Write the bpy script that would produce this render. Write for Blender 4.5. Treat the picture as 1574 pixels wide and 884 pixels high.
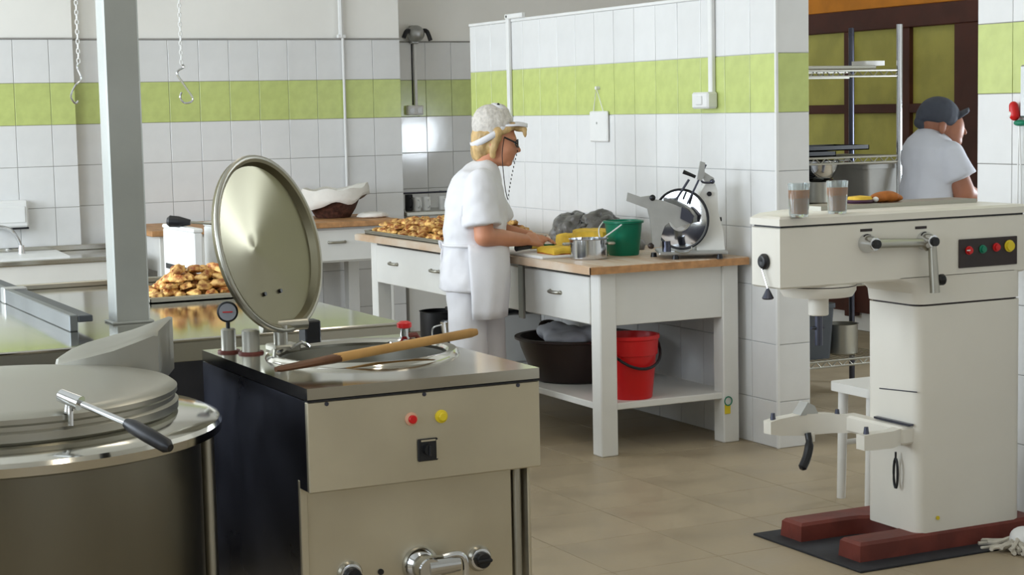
import bpy, bmesh, math, random
from mathutils import Vector, Matrix, noise
random.seed(7)
for o in list(bpy.data.objects): bpy.data.objects.remove(o)
scene = bpy.context.scene
COL = scene.collection
V = Vector

# ---------------------------------------------------------------- camera
H = 1.55
FPX, YAW, PITCH, ROLL = 2752.8, 0.463802, 0.0991037, -0.0206373
_f = V((math.sin(YAW)*math.cos(PITCH), math.cos(YAW)*math.cos(PITCH), -math.sin(PITCH)))
_r0 = V((math.cos(YAW), -math.sin(YAW), 0)); _u0 = _r0.cross(_f)
RT = math.cos(ROLL)*_r0 + math.sin(ROLL)*_u0
UP = -math.sin(ROLL)*_r0 + math.cos(ROLL)*_u0
FW = _f
CAM = V((0, 0, H))
cd = bpy.data.cameras.new('camera'); cam = bpy.data.objects.new('camera', cd); COL.objects.link(cam)
cd.sensor_width = 36; cd.lens = 36*FPX/1574; cd.clip_start = .05; cd.clip_end = 200
cam.matrix_world = Matrix(((RT.x, UP.x, -FW.x, 0), (RT.y, UP.y, -FW.y, 0), (RT.z, UP.z, -FW.z, H), (0, 0, 0, 1)))
scene.camera = cam

# ---------------------------------------------------------------- light
scene.view_settings.view_transform = 'Standard'; scene.view_settings.look = 'None'
scene.view_settings.gamma = 1; scene.view_settings.use_curve_mapping = False
scene.view_settings.exposure = -0.06
w = bpy.data.worlds.new('sky'); scene.world = w; w.use_nodes = True
w.node_tree.nodes['Background'].inputs[0].default_value = (.72, .84, 1, 1)
w.node_tree.nodes['Background'].inputs[1].default_value = 1.0
def area(name, loc, direction, sx, sy, power, color):
    l = bpy.data.lights.new(name, 'AREA'); l.shape = 'RECTANGLE'; l.size = sx; l.size_y = sy
    l.energy = power; l.color = color
    o = bpy.data.objects.new(name, l); COL.objects.link(o); o.location = loc
    o.rotation_euler = V(direction).to_track_quat('-Z', 'Y').to_euler()
    return o
DAY = (.82, .91, 1)
WARM = (1, .90, .74)
for k, (y0, y1) in enumerate(((1.2, 3.8), (4.7, 7.3), (8.2, 10.8))):
    area('daylight', (-1.66, (y0+y1)/2, 1.85), (1, 0, -.05), 2.5, 1.6, (45, 150, 150)[k], DAY)
area('daylight', (2.0, -2.26, 1.85), (0, 1, -.05), 2.9, 1.6, 9, (1, .97, .92))
area('daylight', (7.57, 6.5, 1.30), (-1, 0, 0), .86, .36, 50, DAY)
for (x, y, e) in ((1.8, 2.4, 14), (2.9, 5.2, 7), (2.2, 7.6, 5)):
    area('tube_light', (x, y, 3.2), (0, 0, -1), .3, 1.5, e, WARM)
area('tube_light', (6.2, 8.3, 3.2), (0, 0, -1), .3, 1.2, 4, WARM)

# ---------------------------------------------------------------- pixel helpers
def ray(x, y): return FW + RT*((x-787)/FPX) - UP*((y-442)/FPX)
def at(x, y, d): return CAM + ray(x, y)*d
def onX(x, y, X): d = ray(x, y); return CAM + d*(X/d.x)
def onY(x, y, Y): d = ray(x, y); return CAM + d*(Y/d.y)
def onZ(x, y, Z): d = ray(x, y); return CAM + d*((Z-H)/d.z)
def depth(p): return (V(p)-CAM).dot(FW)

# ---------------------------------------------------------------- materials
def S(r, g, b):
    f = lambda c: (c/255/12.92) if c/255 <= .04045 else ((c/255+.055)/1.055)**2.4
    return (f(r), f(g), f(b))
MATS = {}
def mat(name, col, rough=.5, metal=0., var=.08, scale=6., bump=0., bscale=40., col2=None, stretch=None, rvar=.0,
        trans=0., ior=1.45, alpha=1., emit=0., rnd=0., spec=.5, sharp=False):
    if name in MATS: return MATS[name]
    m = bpy.data.materials.new(name); m.use_nodes = True; nt = m.node_tree; n = nt.nodes; L = nt.links
    b = n['Principled BSDF']
    tc = n.new('ShaderNodeTexCoord'); mp = n.new('ShaderNodeMapping'); L.new(tc.outputs['Object'], mp.inputs[0])
    if stretch: mp.inputs['Scale'].default_value = stretch
    nz = n.new('ShaderNodeTexNoise'); nz.inputs['Scale'].default_value = scale; nz.inputs['Detail'].default_value = 5
    L.new(mp.outputs[0], nz.inputs['Vector'])
    cr = n.new('ShaderNodeValToRGB')
    lo, hi = (.38, .62) if not sharp else (.46, .54)
    cr.color_ramp.elements[0].position = lo; cr.color_ramp.elements[1].position = hi
    c2 = col2 if col2 else tuple(min(1, c*(1+var)) for c in col)
    c1 = col if col2 else tuple(c*(1-var) for c in col)
    cr.color_ramp.elements[0].color = (*c1, 1); cr.color_ramp.elements[1].color = (*c2, 1)
    L.new(nz.outputs['Fac'], cr.inputs[0])
    out = cr.outputs[0]
    if rnd:
        oi = n.new('ShaderNodeObjectInfo'); mr = n.new('ShaderNodeMapRange'); hs = n.new('ShaderNodeHueSaturation')
        mr.inputs['To Min'].default_value = 1-rnd; mr.inputs['To Max'].default_value = 1+rnd
        L.new(oi.outputs['Random'], mr.inputs[0]); L.new(mr.outputs[0], hs.inputs['Value']); L.new(out, hs.inputs['Color']); out = hs.outputs[0]
    L.new(out, b.inputs['Base Color'])
    b.inputs['Roughness'].default_value = rough; b.inputs['Metallic'].default_value = metal
    b.inputs['IOR'].default_value = ior; b.inputs['Transmission Weight'].default_value = trans; b.inputs['Alpha'].default_value = alpha
    b.inputs['Specular IOR Level'].default_value = spec
    if rvar:
        mr = n.new('ShaderNodeMapRange'); mr.inputs['To Min'].default_value = max(.02, rough-rvar); mr.inputs['To Max'].default_value = rough+rvar
        mr.inputs['From Min'].default_value = .3; mr.inputs['From Max'].default_value = .7
        L.new(nz.outputs['Fac'], mr.inputs[0]); L.new(mr.outputs[0], b.inputs['Roughness'])
    if bump:
        nb = n.new('ShaderNodeTexNoise'); nb.inputs['Scale'].default_value = bscale; nb.inputs['Detail'].default_value = 4
        L.new(mp.outputs[0], nb.inputs['Vector'])
        bp = n.new('ShaderNodeBump'); bp.inputs['Strength'].default_value = bump; bp.inputs['Distance'].default_value = .01
        L.new(nb.outputs['Fac'], bp.inputs['Height']); L.new(bp.outputs[0], b.inputs['Normal'])
    if emit:
        L.new(out, b.inputs['Emission Color']); b.inputs['Emission Strength'].default_value = emit
    MATS[name] = m
    return m
M_WTILE = mat('white_glazed_tile', S(226, 226, 225), .10, var=.015, scale=9, rnd=.02, bump=.03, bscale=14)
M_GTILE = mat('green_glazed_tile', S(194, 206, 126), .18, var=.05, scale=14, rnd=.035, bump=.03, bscale=14)
M_GROUT = mat('grey_grout', S(158, 155, 150), .9, var=.1)
M_GROUTW = mat('white_grout', S(206, 206, 206), .9, var=.05)
M_PAINT = mat('cream_wall_paint', S(243, 241, 235), .75, var=.02, scale=2, bump=.03)
M_CEIL = mat('white_ceiling_paint', S(225, 224, 218), .8, var=.02)
M_FLOOR = mat('beige_floor_tile', S(164, 149, 124), .42, var=.07, scale=5, rnd=.025, bump=.05, bscale=60, rvar=.1)
M_FGROUT = mat('pale_floor_grout', S(168, 154, 130), .8, var=.05)
M_STEEL = mat('brushed_steel', S(172, 170, 160), .36, 1, var=.03, scale=2, rvar=.04)
M_DRUM = mat('dull_drum_steel', S(122, 119, 108), .34, 1, var=.05, scale=1.2, rvar=.05, stretch=(4, 4, .4))
M_DULL = mat('dull_cast_steel', S(156, 154, 144), .45, .9, var=.04, scale=3)
M_MIDP = mat('mid_grey_steel_plate', S(112, 116, 117), .4, .7, var=.08)
M_DARKP = mat('dark_slate_paint', S(58, 62, 66), .45, var=.1)
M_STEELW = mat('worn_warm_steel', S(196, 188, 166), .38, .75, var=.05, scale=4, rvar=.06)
M_STEELD = mat('dark_steel_and_reflection', S(84, 86, 98), .32, 1, var=.15, scale=3, rvar=.08)  # dark steel parts, and the painted reflection on the kettle's left side
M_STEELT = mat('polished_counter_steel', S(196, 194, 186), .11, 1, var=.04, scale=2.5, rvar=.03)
M_LIDIN = mat('spun_steel_inside_lid', S(134, 129, 108), .3, 1, var=.02, scale=3)
b = M_LIDIN.node_tree.nodes['Principled BSDF']; tn = M_LIDIN.node_tree.nodes.new('ShaderNodeTangent'); tn.direction_type = 'RADIAL'; tn.axis = 'Z'
M_LIDIN.node_tree.links.new(tn.outputs[0], b.inputs['Tangent']); b.inputs['Anisotropic'].default_value = .8
M_CHROME = mat('chrome', S(210, 212, 215), .1, 1, var=.03)
M_ALU = mat('cast_aluminium', S(176, 177, 176), .42, .8, var=.06, scale=12)
M_GALV = mat('galvanised_post_steel', S(156, 158, 153), .5, .55, var=.06, scale=3)
M_BLACK = mat('black_plastic', S(22, 23, 27), .4, var=.1)
M_RUBBER = mat('black_rubber_mat', S(38, 39, 44), .7, var=.15, scale=12, bump=.1)
M_WPAINT = mat('white_enamel_paint', S(226, 225, 220), .38, var=.025, scale=4, bump=.02)
M_CREAM = mat('cream_machine_enamel', S(226, 222, 211), .36, var=.02, scale=3, bump=.02, bscale=20)
M_WPLASTIC = mat('white_plastic', S(232, 232, 230), .4, var=.02)
M_WOOD = mat('worn_table_wood', S(186, 138, 92), .55, var=.16, scale=3, stretch=(8, 1, 8), bump=.05)
M_WOODT = mat('scrubbed_table_top', S(205, 190, 172), .55, var=.08, scale=4, stretch=(8, 1, 1), col2=S(190, 160, 130))
M_PADDLE = mat('paddle_wood', S(168, 128, 72), .55, var=.2, scale=8, stretch=(1, 1, 1))
M_PADDLED = mat('wet_paddle_wood', S(84, 52, 28), .4, var=.3, scale=14)
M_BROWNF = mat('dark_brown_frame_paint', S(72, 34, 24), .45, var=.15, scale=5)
M_OLIVE = mat('olive_patterned_glass', S(178, 172, 88), .35, var=.1, scale=5, bump=.1, bscale=80)
M_ORANGE = mat('orange_board', S(196, 122, 30), .6, var=.1)
M_RED = mat('red_plastic', S(205, 22, 24), .35, var=.06)
M_GREENP = mat('green_plastic', S(14, 122, 92), .4, var=.06)
M_BASIN = mat('brown_plastic_basin', S(40, 27, 23), .4, var=.12)
M_REDIRON = mat('oxide_red_iron', S(106, 46, 36), .55, var=.18, scale=9, bump=.12)
M_YELLOW = mat('yellow_plastic', S(222, 198, 40), .35, var=.06)
M_PANEL = mat('dark_control_panel', S(44, 33, 32), .4, var=.1)
M_CLOTH = mat('white_work_cotton', S(223, 222, 225), .85, var=.025, scale=7, bump=.12, bscale=26)
M_CLOTHG = mat('light_grey_cotton', S(196, 198, 206), .85, var=.04, scale=5, bump=.12, bscale=26)
M_TOWEL = mat('white_towel', S(230, 226, 218), .9, var=.05, bump=.2, bscale=60)
M_SKIN = mat('skin', S(198, 136, 104), .5, var=.08, scale=9, bump=.03)
M_SKIND = mat('tanned_skin', S(150, 98, 74), .5, var=.1, scale=9)
M_HAIR = mat('blonde_hair', S(196, 164, 112), .5, var=.25, scale=22, stretch=(1, 1, .35), bump=.4, bscale=60)
M_NET = mat('grey_white_cap_mesh', S(204, 198, 190), .8, var=.12, scale=60, bump=.3, bscale=120)
M_NAVY = mat('dark_slate_cap', S(62, 66, 76), .8, var=.1, scale=9, bump=.1)
M_BAG = mat('grey_bin_bag', S(104, 102, 99), .3, var=.25, scale=9, bump=.9, bscale=26)
M_WICKER = mat('dark_wicker', S(74, 44, 34), .6, var=.35, scale=40, bump=.5, bscale=60)
M_PAST = mat('baked_pastry_crust', S(146, 74, 28), .55, scale=34, col2=S(244, 198, 118), bump=.4, bscale=60, rnd=.22)
M_CORN = mat('yellow_sponge', S(226, 186, 62), .7, var=.12, scale=18, bump=.25, bscale=60)
M_CRUST = mat('brown_crust', S(172, 100, 36), .6, var=.2, scale=14)
M_GLASSB = mat('amber_tinted_glass', S(206, 130, 52), .15, var=.12, trans=.1)
M_GLASS = mat('clear_glass', S(225, 232, 232), .05, trans=.85, var=.02)
M_PAPER = mat('white_paper', S(234, 233, 230), .8, var=.02)
M_MOP = mat('white_mop_cotton', S(196, 190, 176), .9, var=.15, scale=20)
M_GAUGE = mat('gauge_dial', S(142, 144, 150), .3, var=.1)
M_PINK = mat('pale_pink_smear', S(214, 168, 140), .5, var=.1)

# ---------------------------------------------------------------- mesh builder
class MB:
    def __init__(s): s.v = []; s.f = []
    def add(s, vs, fs, M=None):
        k = len(s.v)
        s.v += [V(p) if M is None else M @ V(p) for p in vs]
        s.f += [tuple(i+k for i in f) for f in fs]
        return s
    def box(s, a, b, c=0., M=None):
        a, b = V(a), V(b)
        lo = V((min(a.x, b.x), min(a.y, b.y), min(a.z, b.z))); hi = V((max(a.x, b.x), max(a.y, b.y), max(a.z, b.z)))
        c = min(c, (hi-lo)[0]*.45, (hi-lo)[1]*.45, (hi-lo)[2]*.45)
        if c <= 0:
            vs = [(x, y, z) for x in (lo.x, hi.x) for y in (lo.y, hi.y) for z in (lo.z, hi.z)]
            return s.add(vs, [(0, 1, 3, 2), (4, 6, 7, 5), (0, 4, 5, 1), (2, 3, 7, 6), (0, 2, 6, 4), (1, 5, 7, 3)], M)
        vs = []; idx = {}
        for i in (0, 1):
            for j in (0, 1):
                for k in (0, 1):
                    p = [hi.x if i else lo.x, hi.y if j else lo.y, hi.z if k else lo.z]
                    sg = [-1 if i else 1, -1 if j else 1, -1 if k else 1]
                    for ax in range(3):
                        q = list(p)
                        for o in range(3):
                            if o != ax: q[o] += sg[o]*c
                        idx[(i, j, k, ax)] = len(vs); vs.append(q)
        fs = []
        for ax in range(3):
            o1, o2 = (ax+1) % 3, (ax+2) % 3
            for sd in (0, 1):
                q = []
                for (m, n) in ((0, 0), (1, 0), (1, 1), (0, 1)):
                    key = [0, 0, 0]; key[ax] = sd; key[o1] = m; key[o2] = n
                    q.append(idx[(*key, ax)])
                fs.append(tuple(q) if sd else tuple(q[::-1]))
        for ax in range(3):
            o1, o2 = (ax+1) % 3, (ax+2) % 3
            for m in (0, 1):
                for n in (0, 1):
                    k0 = [0, 0, 0]; k0[o1] = m; k0[o2] = n; k1 = list(k0); k1[ax] = 1
                    fs.append((idx[(*k0, o1)], idx[(*k1, o1)], idx[(*k1, o2)], idx[(*k0, o2)]))
        for i in (0, 1):
            for j in (0, 1):
                for k in (0, 1): fs.append(tuple(idx[(i, j, k, ax)] for ax in range(3)))
        return s.add(vs, fs, M)
    def obox(s, c, ax, ay, az, hx, hy, hz, ch=0.):
        M = Matrix((( ax.x, ay.x, az.x, c.x), (ax.y, ay.y, az.y, c.y), (ax.z, ay.z, az.z, c.z), (0, 0, 0, 1)))
        return s.box((-hx, -hy, -hz), (hx, hy, hz), ch, M)
    def loft(s, rings, cap=True, close=True):
        n = len(rings[0]); vs = [p for r in rings for p in r]; fs = []
        for i in range(len(rings)-1):
            for j in range(n if close else n-1):
                a = i*n+j; b = i*n+(j+1) % n
                fs.append((a, b, b+n, a+n))
        if cap:
            fs.append(tuple(range(n))[::-1]); fs.append(tuple(range((len(rings)-1)*n, len(rings)*n)))
        return s.add(vs, fs)
    def lathe(s, prof, c=(0, 0, 0), axis=(0, 0, 1), n=32, cap=True):
        axis = V(axis).normalized(); c = V(c)
        a = axis.orthogonal().normalized(); b = axis.cross(a)
        rings = [[c + axis*z + (a*math.cos(2*math.pi*k/n) + b*math.sin(2*math.pi*k/n))*max(r, 1e-4) for k in range(n)] for r, z in prof]
        return s.loft(rings, cap)
    def cyl(s, p0, p1, r0, r1=None, n=20):
        p0, p1 = V(p0), V(p1); r1 = r0 if r1 is None else r1
        return s.lathe([(r0, 0), (r1, (p1-p0).length)], p0, p1-p0, n)
    def tube(s, pts, r, n=8, closed=False):
        pts = [V(p) for p in pts]; m = len(pts)
        rr = r if isinstance(r, (list, tuple)) else [r]*m
        t0 = (pts[1]-pts[0]).normalized(); a = t0.orthogonal().normalized(); rings = []
        for i in range(m):
            if closed: t = (pts[(i+1) % m]-pts[i-1])
            else: t = pts[min(i+1, m-1)]-pts[max(i-1, 0)]
            if t.length < 1e-9: t = t0
            t = t.normalized(); a = (a - t*a.dot(t))
            a = a.normalized() if a.length > 1e-6 else t.orthogonal().normalized()
            b = t.cross(a)
            rings.append([pts[i] + (a*math.cos(2*math.pi*k/n)+b*math.sin(2*math.pi*k/n))*rr[i] for k in range(n)])
        if closed:
            k0 = len(s.v); s.loft(rings, False)
            base = k0 + (m-1)*n
            s.f += [(base+j, base+(j+1) % n, k0+(j+1) % n, k0+j) for j in range(n)]
            return s
        return s.loft(rings)
    def capsule(s, p0, p1, r0, r1=None, n=16):
        p0, p1 = V(p0), V(p1); r1 = r0 if r1 is None else r1; L = (p1-p0).length
        if L < 1e-6: return s.ell(p0, (r0, r0, r0))
        prof = [(r0*math.sin(t), -r0*math.cos(t)) for t in [math.pi/2*k/5 for k in range(6)]]
        prof += [(r1*math.cos(t), L + r1*math.sin(t)) for t in [math.pi/2*k/5 for k in range(6)]]
        return s.lathe(prof, p0, p1-p0, n)
    def ell(s, c, rad, B=None, n=20, m=12):
        B = B or (V((1, 0, 0)), V((0, 1, 0)), V((0, 0, 1))); c = V(c); rings = []
        for i in range(m+1):
            t = math.pi*i/m; sn = max(math.sin(t), 1e-3)
            rings.append([c + B[0]*(rad[0]*sn*math.cos(2*math.pi*k/n)) + B[1]*(rad[1]*sn*math.sin(2*math.pi*k/n)) - B[2]*(rad[2]*math.cos(t)) for k in range(n)])
        return s.loft(rings)
    def prism(s, poly, vec):
        p = [V(q) for q in poly]; vec = V(vec)
        return s.loft([p, [q+vec for q in p]])
    def torus(s, c, axis, R, r, n=32, m=8):
        axis = V(axis).normalized(); a = axis.orthogonal().normalized(); b = axis.cross(a); c = V(c)
        return s.tube([c+(a*math.cos(2*math.pi*k/n)+b*math.sin(2*math.pi*k/n))*R for k in range(n)], r, m, True)
    def mesh(s, name, off=V((0, 0, 0)), smooth=True, ang=35):
        me = bpy.data.meshes.new(name)
        me.from_pydata([tuple(p-off) for p in s.v], [], s.f)
        bm = bmesh.new(); bm.from_mesh(me); bmesh.ops.remove_doubles(bm, verts=bm.verts, dist=1e-5)
        bmesh.ops.recalc_face_normals(bm, faces=bm.faces); bm.to_mesh(me); bm.free()
        if smooth:
            me.polygons.foreach_set('use_smooth', [True]*len(me.polygons)); me.set_sharp_from_angle(angle=math.radians(ang))
        me.update(); return me
    def build(s, name, m, parent=None, **k):
        if parent is None:
            xs = [p.x for p in s.v]; ys = [p.y for p in s.v]; zs = [p.z for p in s.v]
            off = V(((min(xs)+max(xs))/2, (min(ys)+max(ys))/2, min(zs)))
        else: off = wloc(parent)
        me = s.mesh(name, off, **k); me.materials.append(m)
        o = bpy.data.objects.new(name, me); COL.objects.link(o)
        if parent is None: o.location = off
        else: o.parent = parent
        return o
def build_local(mb, name, m, parent, MW):
    """mesh kept in the local frame MW (world matrix of the owner)"""
    inv = MW.inverted(); mb.v = [inv @ p for p in mb.v]
    me = mb.mesh(name); me.materials.append(m)
    o = bpy.data.objects.new(name, me); COL.objects.link(o); o.parent = parent
    return o
def wloc(o):
    p = V(o.location)
    while o.parent: o = o.parent; p = p + V(o.location)
    return p
def tag(o, label, cat, group=None):
    o['label'] = label; o['category'] = cat
    if group: o['group'] = group
    return o
def thing(name, label, cat, loc, group=None):
    o = bpy.data.objects.new(name, None); COL.objects.link(o); o.location = V(loc); o.empty_display_size = .05
    return tag(o, label, cat, group)
def struct(o): o['kind'] = 'structure'; return o
def lab(o, label): o['label'] = label; return o
def organic(mb, name, m, parent, voxel=.006, it=6, disp=0., dscale=12., off=None):
    """join overlapping solids into one continuous skin"""
    me = mb.mesh('tmp', V((0, 0, 0)), False); o = bpy.data.objects.new('tmp', me); COL.objects.link(o)
    r = o.modifiers.new('r', 'REMESH'); r.mode = 'VOXEL'; r.voxel_size = voxel
    sm = o.modifiers.new('s', 'SMOOTH'); sm.factor = .5; sm.iterations = it
    dg = bpy.context.evaluated_depsgraph_get(); me2 = bpy.data.meshes.new_from_object(o.evaluated_get(dg))
    bpy.data.objects.remove(o); bpy.data.meshes.remove(me)
    if parent is not None: org = wloc(parent)
    else:
        zs = [v.co.z for v in me2.vertices]; xs = [v.co.x for v in me2.vertices]; ys = [v.co.y for v in me2.vertices]
        org = V(((min(xs)+max(xs))/2, (min(ys)+max(ys))/2, min(zs)))
    if disp:
        me2.update()
        for v in me2.vertices:
            v.co += v.normal*disp*(.7*noise.noise(v.co*dscale)+.3*noise.noise(v.co*(dscale*2.3)))
    for v in me2.vertices: v.co -= org
    me2.polygons.foreach_set('use_smooth', [True]*len(me2.polygons))
    me2.name = name; me2.materials.clear(); me2.materials.append(m)
    ob = bpy.data.objects.new(name, me2); COL.objects.link(ob)
    if parent is not None: ob.parent = parent
    else: ob.location = org
    return ob
def smoothpath(pts, k=6):
    pts = [V(p) for p in pts]; out = []
    for i in range(len(pts)-1):
        p0 = pts[max(i-1, 0)]; p1 = pts[i]; p2 = pts[i+1]; p3 = pts[min(i+2, len(pts)-1)]
        for j in range(k):
            t = j/k
            out.append(.5*((2*p1)+(p2-p0)*t+(2*p0-5*p1+4*p2-p3)*t*t+(3*p1-p0-3*p2+p3)*t**3))
    out.append(pts[-1]); return out

# ================================================================ the setting
XP, YC = 4.629, 6.600            # partition face, its corner at the opening
ZR = [0, .212, .472, .732, .992, 1.252, 1.512, 1.775, 2.045]
TW = .205
def wbox(name, a, b, m, parent=None):
    o = MB().box(a, b).build(name, m, parent)
    return struct(o) if parent is None else o
_tile_cache = {}
def tile_mesh(wd, ht, th, m, floor=False):
    key = (round(wd, 4), round(ht, 4), m.name, floor)
    if key in _tile_cache: return _tile_cache[key]
    g = .0015 if not floor else .0012
    a, b, c = wd/2-g, ht/2-g, .0018
    # local: u = X, v = Z, outwards = -Y
    vs = [(-a, 0, -b), (a, 0, -b), (a, 0, b), (-a, 0, b), (-a, -th+c*.6, -b), (a, -th+c*.6, -b), (a, -th+c*.6, b), (-a, -th+c*.6, b),
          (-a+c, -th, -b+c), (a-c, -th, -b+c), (a-c, -th, b-c), (-a+c, -th, b-c)]
    fs = [(0, 3, 2, 1), (0, 1, 5, 4), (1, 2, 6, 5), (2, 3, 7, 6), (3, 0, 4, 7), (4, 5, 9, 8), (5, 6, 10, 9), (6, 7, 11, 10), (7, 4, 8, 11), (8, 9, 10, 11)]
    me = bpy.data.meshes.new('tile'); me.from_pydata(vs, [], fs); me.materials.append(m); me.update()
    _tile_cache[key] = me; return me
def tiles(parent, p0, u, nrm, edges, zs, th=.006, green=6):
    """one object per tile on a wall; p0 = foot of the wall at u = 0"""
    u = V(u); nrm = V(nrm); base = wloc(parent)
    rotz = math.atan2(u.y, u.x)
    for i in range(len(edges)-1):
        for j in range(len(zs)-1):
            wd, ht = edges[i+1]-edges[i], zs[j+1]-zs[j]
            o = bpy.data.objects.new('tile', tile_mesh(wd, ht, th, M_GTILE if j == green else M_WTILE)); COL.objects.link(o)
            o.parent = parent
            c = V(p0)+u*((edges[i]+edges[i+1])/2)+V((0, 0, (zs[j]+zs[j+1])/2))
            o.location = c-base
            o.rotation_euler = (random.gauss(0, .0022), random.gauss(0, .0006), rotz+random.gauss(0, .0022))
def edges(a, b, w, first=None):
    e = [a]; x = a+(first or w)
    while x < b-.02: e.append(x); x += w
    e.append(b); return e
# floor
fl = wbox('floor', (-1.7, -2.3, -.12), (7.9, 12.2, -.004), M_FGROUT)
FT = .4225; bx, by = 3.757-8*FT, 3.0
rest = MB()
for i in range(0, 17):
    for j in range(-12, 22):
        x0, y0 = bx+(i-4)*FT, by+j*FT
        cx, cy = x0+FT/2, y0+FT/2
        if cx > 7.6 or cy > 11.9 or cx < -1.4: continue
        if 1.9 < cx < 5.6 and 3.2 < cy < 11.5:
            o = bpy.data.objects.new('floor_tile', tile_mesh(FT, FT, .004, M_FLOOR, True)); COL.objects.link(o); o.parent = fl
            o.location = V((cx, cy, -.004))-wloc(fl); o.rotation_euler = (-math.pi/2, 0, 0)
        else: rest.box((x0+.0016, y0+.0016, -.004), (x0+FT-.0016, y0+FT-.0016, 0))
o = rest.build('outer_floor_tiles', M_FLOOR, fl, smooth=False); o['kind'] = 'stuff'
wbox('ceiling', (-1.9, -2.5, 3.3), (7.9, 12.3, 3.45), M_CEIL)
# back wall: main field, the field standing a little proud on its left, the recess on its right
wb = wbox('wall_back', (2.60, 11.506, 0), (4.92, 12.2, 3.3), M_PAINT)
MB().box((2.66, 11.4995, 0), (4.92, 11.51, 2.045)).build('grout_bed', M_GROUT, wb)
eb = [0]+[4.92-2.66-TW*k for k in range(10, -1, -1)]
tiles(wb, (2.66, 11.4995, 0), (1, 0, 0), (0, -1, 0), eb, ZR)
MB().box((2.66, 11.488, 2.047), (4.922, 11.51, 2.056), .002).build('tile_edge_strip', M_GROUT, wb)
wbl = wbox('wall_back_left', (-1.7, 11.406, 0), (2.645, 12.2, 3.3), M_PAINT)
MB().box((0.9, 11.3995, 0), (2.645, 11.41, 2.045)).build('grout_bed', M_GROUT, wbl)
ebl = [2.645-.9-.155-.222*k for k in range(7, -1, -1)]+[2.645-.9]
tiles(wbl, (.9, 11.3995, 0), (1, 0, 0), (0, -1, 0), ebl, ZR)
MB().box((0.9, 11.388, 2.047), (2.647, 11.41, 2.056), .002).build('tile_edge_strip', M_GROUT, wbl)
wr = wbox('wall_recess', (4.92, 11.956, 0), (7.7, 12.2, 3.3), M_PAINT)
MB().box((4.92, 11.9495, 0), (6.6, 11.96, 2.045)).build('grout_bed', M_GROUT, wr)
tiles(wr, (4.92, 11.9495, 0), (1, 0, 0), (0, -1, 0), edges(0, 1.68, TW, .185), ZR)
MB().box((4.92, 11.94, 2.047), (6.6, 11.96, 2.054), .002).build('tile_edge_strip', M_GROUT, wr)
# low partition behind the long table
wp = wbox('wall_partition', (XP+.006, YC+.006, 0), (XP+.18, 9.75, 2.045), M_GROUTW)
tiles(wp, (XP+.006, 9.75, 0), (0, -1, 0), (-1, 0, 0), edges(0, 9.75-YC, TW, (9.75-YC) % TW), ZR)
tiles(wp, (XP, YC+.006, 0), (1, 0, 0), (0, -1, 0), [0.004, .178], ZR)
MB().box((XP-.004, YC-.004, 0), (XP+.010, YC+.010, 2.05), .002).build('corner_bead', M_WPLASTIC, wp)
MB().box((XP-.004, YC, 2.045), (XP+.184, 9.755, 2.062), .003).build('coping', M_WPLASTIC, wp)
# the post above the partition's end carries the lintel
wt = wbox('wall_above_partition', (XP+.006, YC+.006, 2.062), (XP+.18, YC+.19, 3.3), M_GROUT)
tiles(wt, (XP, YC+.006, 2.062), (1, 0, 0), (0, -1, 0), [0.004, .178], [0, .26, .52], green=9)
# wall on the near side of the opening
wn = wbox('wall_right', (XP+.006, -2.3, 0), (XP+.18, 5.285, 3.3), M_PAINT)
MB().box((XP-.0005, 3.6, 0), (XP+.01, 5.285, 2.1)).build('grout_bed', M_GROUT, wn)
ZN = [0]+[.011+.26*k for k in range(1, 9)]
ZN = [0, .27, .53, .79, 1.05, 1.31, 1.571, 1.831, 2.1]
tiles(wn, (XP-.0005, 5.285, 0), (0, -1, 0), (-1, 0, 0), [.002]+[.19+TW*k for k in range(0, 8)], ZN)
# outer shell
wl = MB()
wl.box((-1.9, -2.3, 0), (-1.7, 12.2, 1.0)).box((-1.9, -2.3, 2.7), (-1.7, 12.2, 3.3))
for y0, y1 in ((-2.3, 1.2), (3.8, 4.7), (7.3, 8.2), (10.8, 12.2)): wl.box((-1.9, y0, 1.0), (-1.7, y1, 2.7))
struct(wl.build('wall_left', M_PAINT))
wf = MB()
wf.box((-1.9, -2.5, 0), (XP+.18, -2.3, 1.0)).box((-1.9, -2.5, 2.7), (XP+.18, -2.3, 3.3)).box((-1.9, -2.5, 1), (.5, -2.3, 2.7)).box((3.5, -2.5, 1), (XP+.18, -2.3, 2.7))
struct(wf.build('wall_front', M_PAINT))
def window_frame(name, a, b, ax):
    """frame bars in a window opening; ax = wall normal axis"""
    mb = MB(); a, b = V(a), V(b); o = 1-ax; t = .05
    def bar(p, q): mb.box(p, q, .005)
    for k in (0, .5, 1):
        p = V(a); q = V(b); c = a[o]+(b[o]-a[o])*k; p[o] = c-t/2; q[o] = c+t/2; bar(p, q)
    for k in (0, 1):
        p = V(a); q = V(b); c = a[2]+(b[2]-a[2])*k; p[2] = c-t/2; q[2] = c+t/2; bar(p, q)
    return struct(mb.build(name, M_WPAINT))
k = 1
for y0, y1 in ((1.2, 3.8), (4.7, 7.3), (8.2, 10.8)):
    window_frame('window_%d' % k, (-1.86, y0, 1.0), (-1.80, y1, 2.7), 0); k += 1
window_frame('window_4', (.5, -2.46, 1.0), (3.5, -2.40, 2.7), 1)
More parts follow.
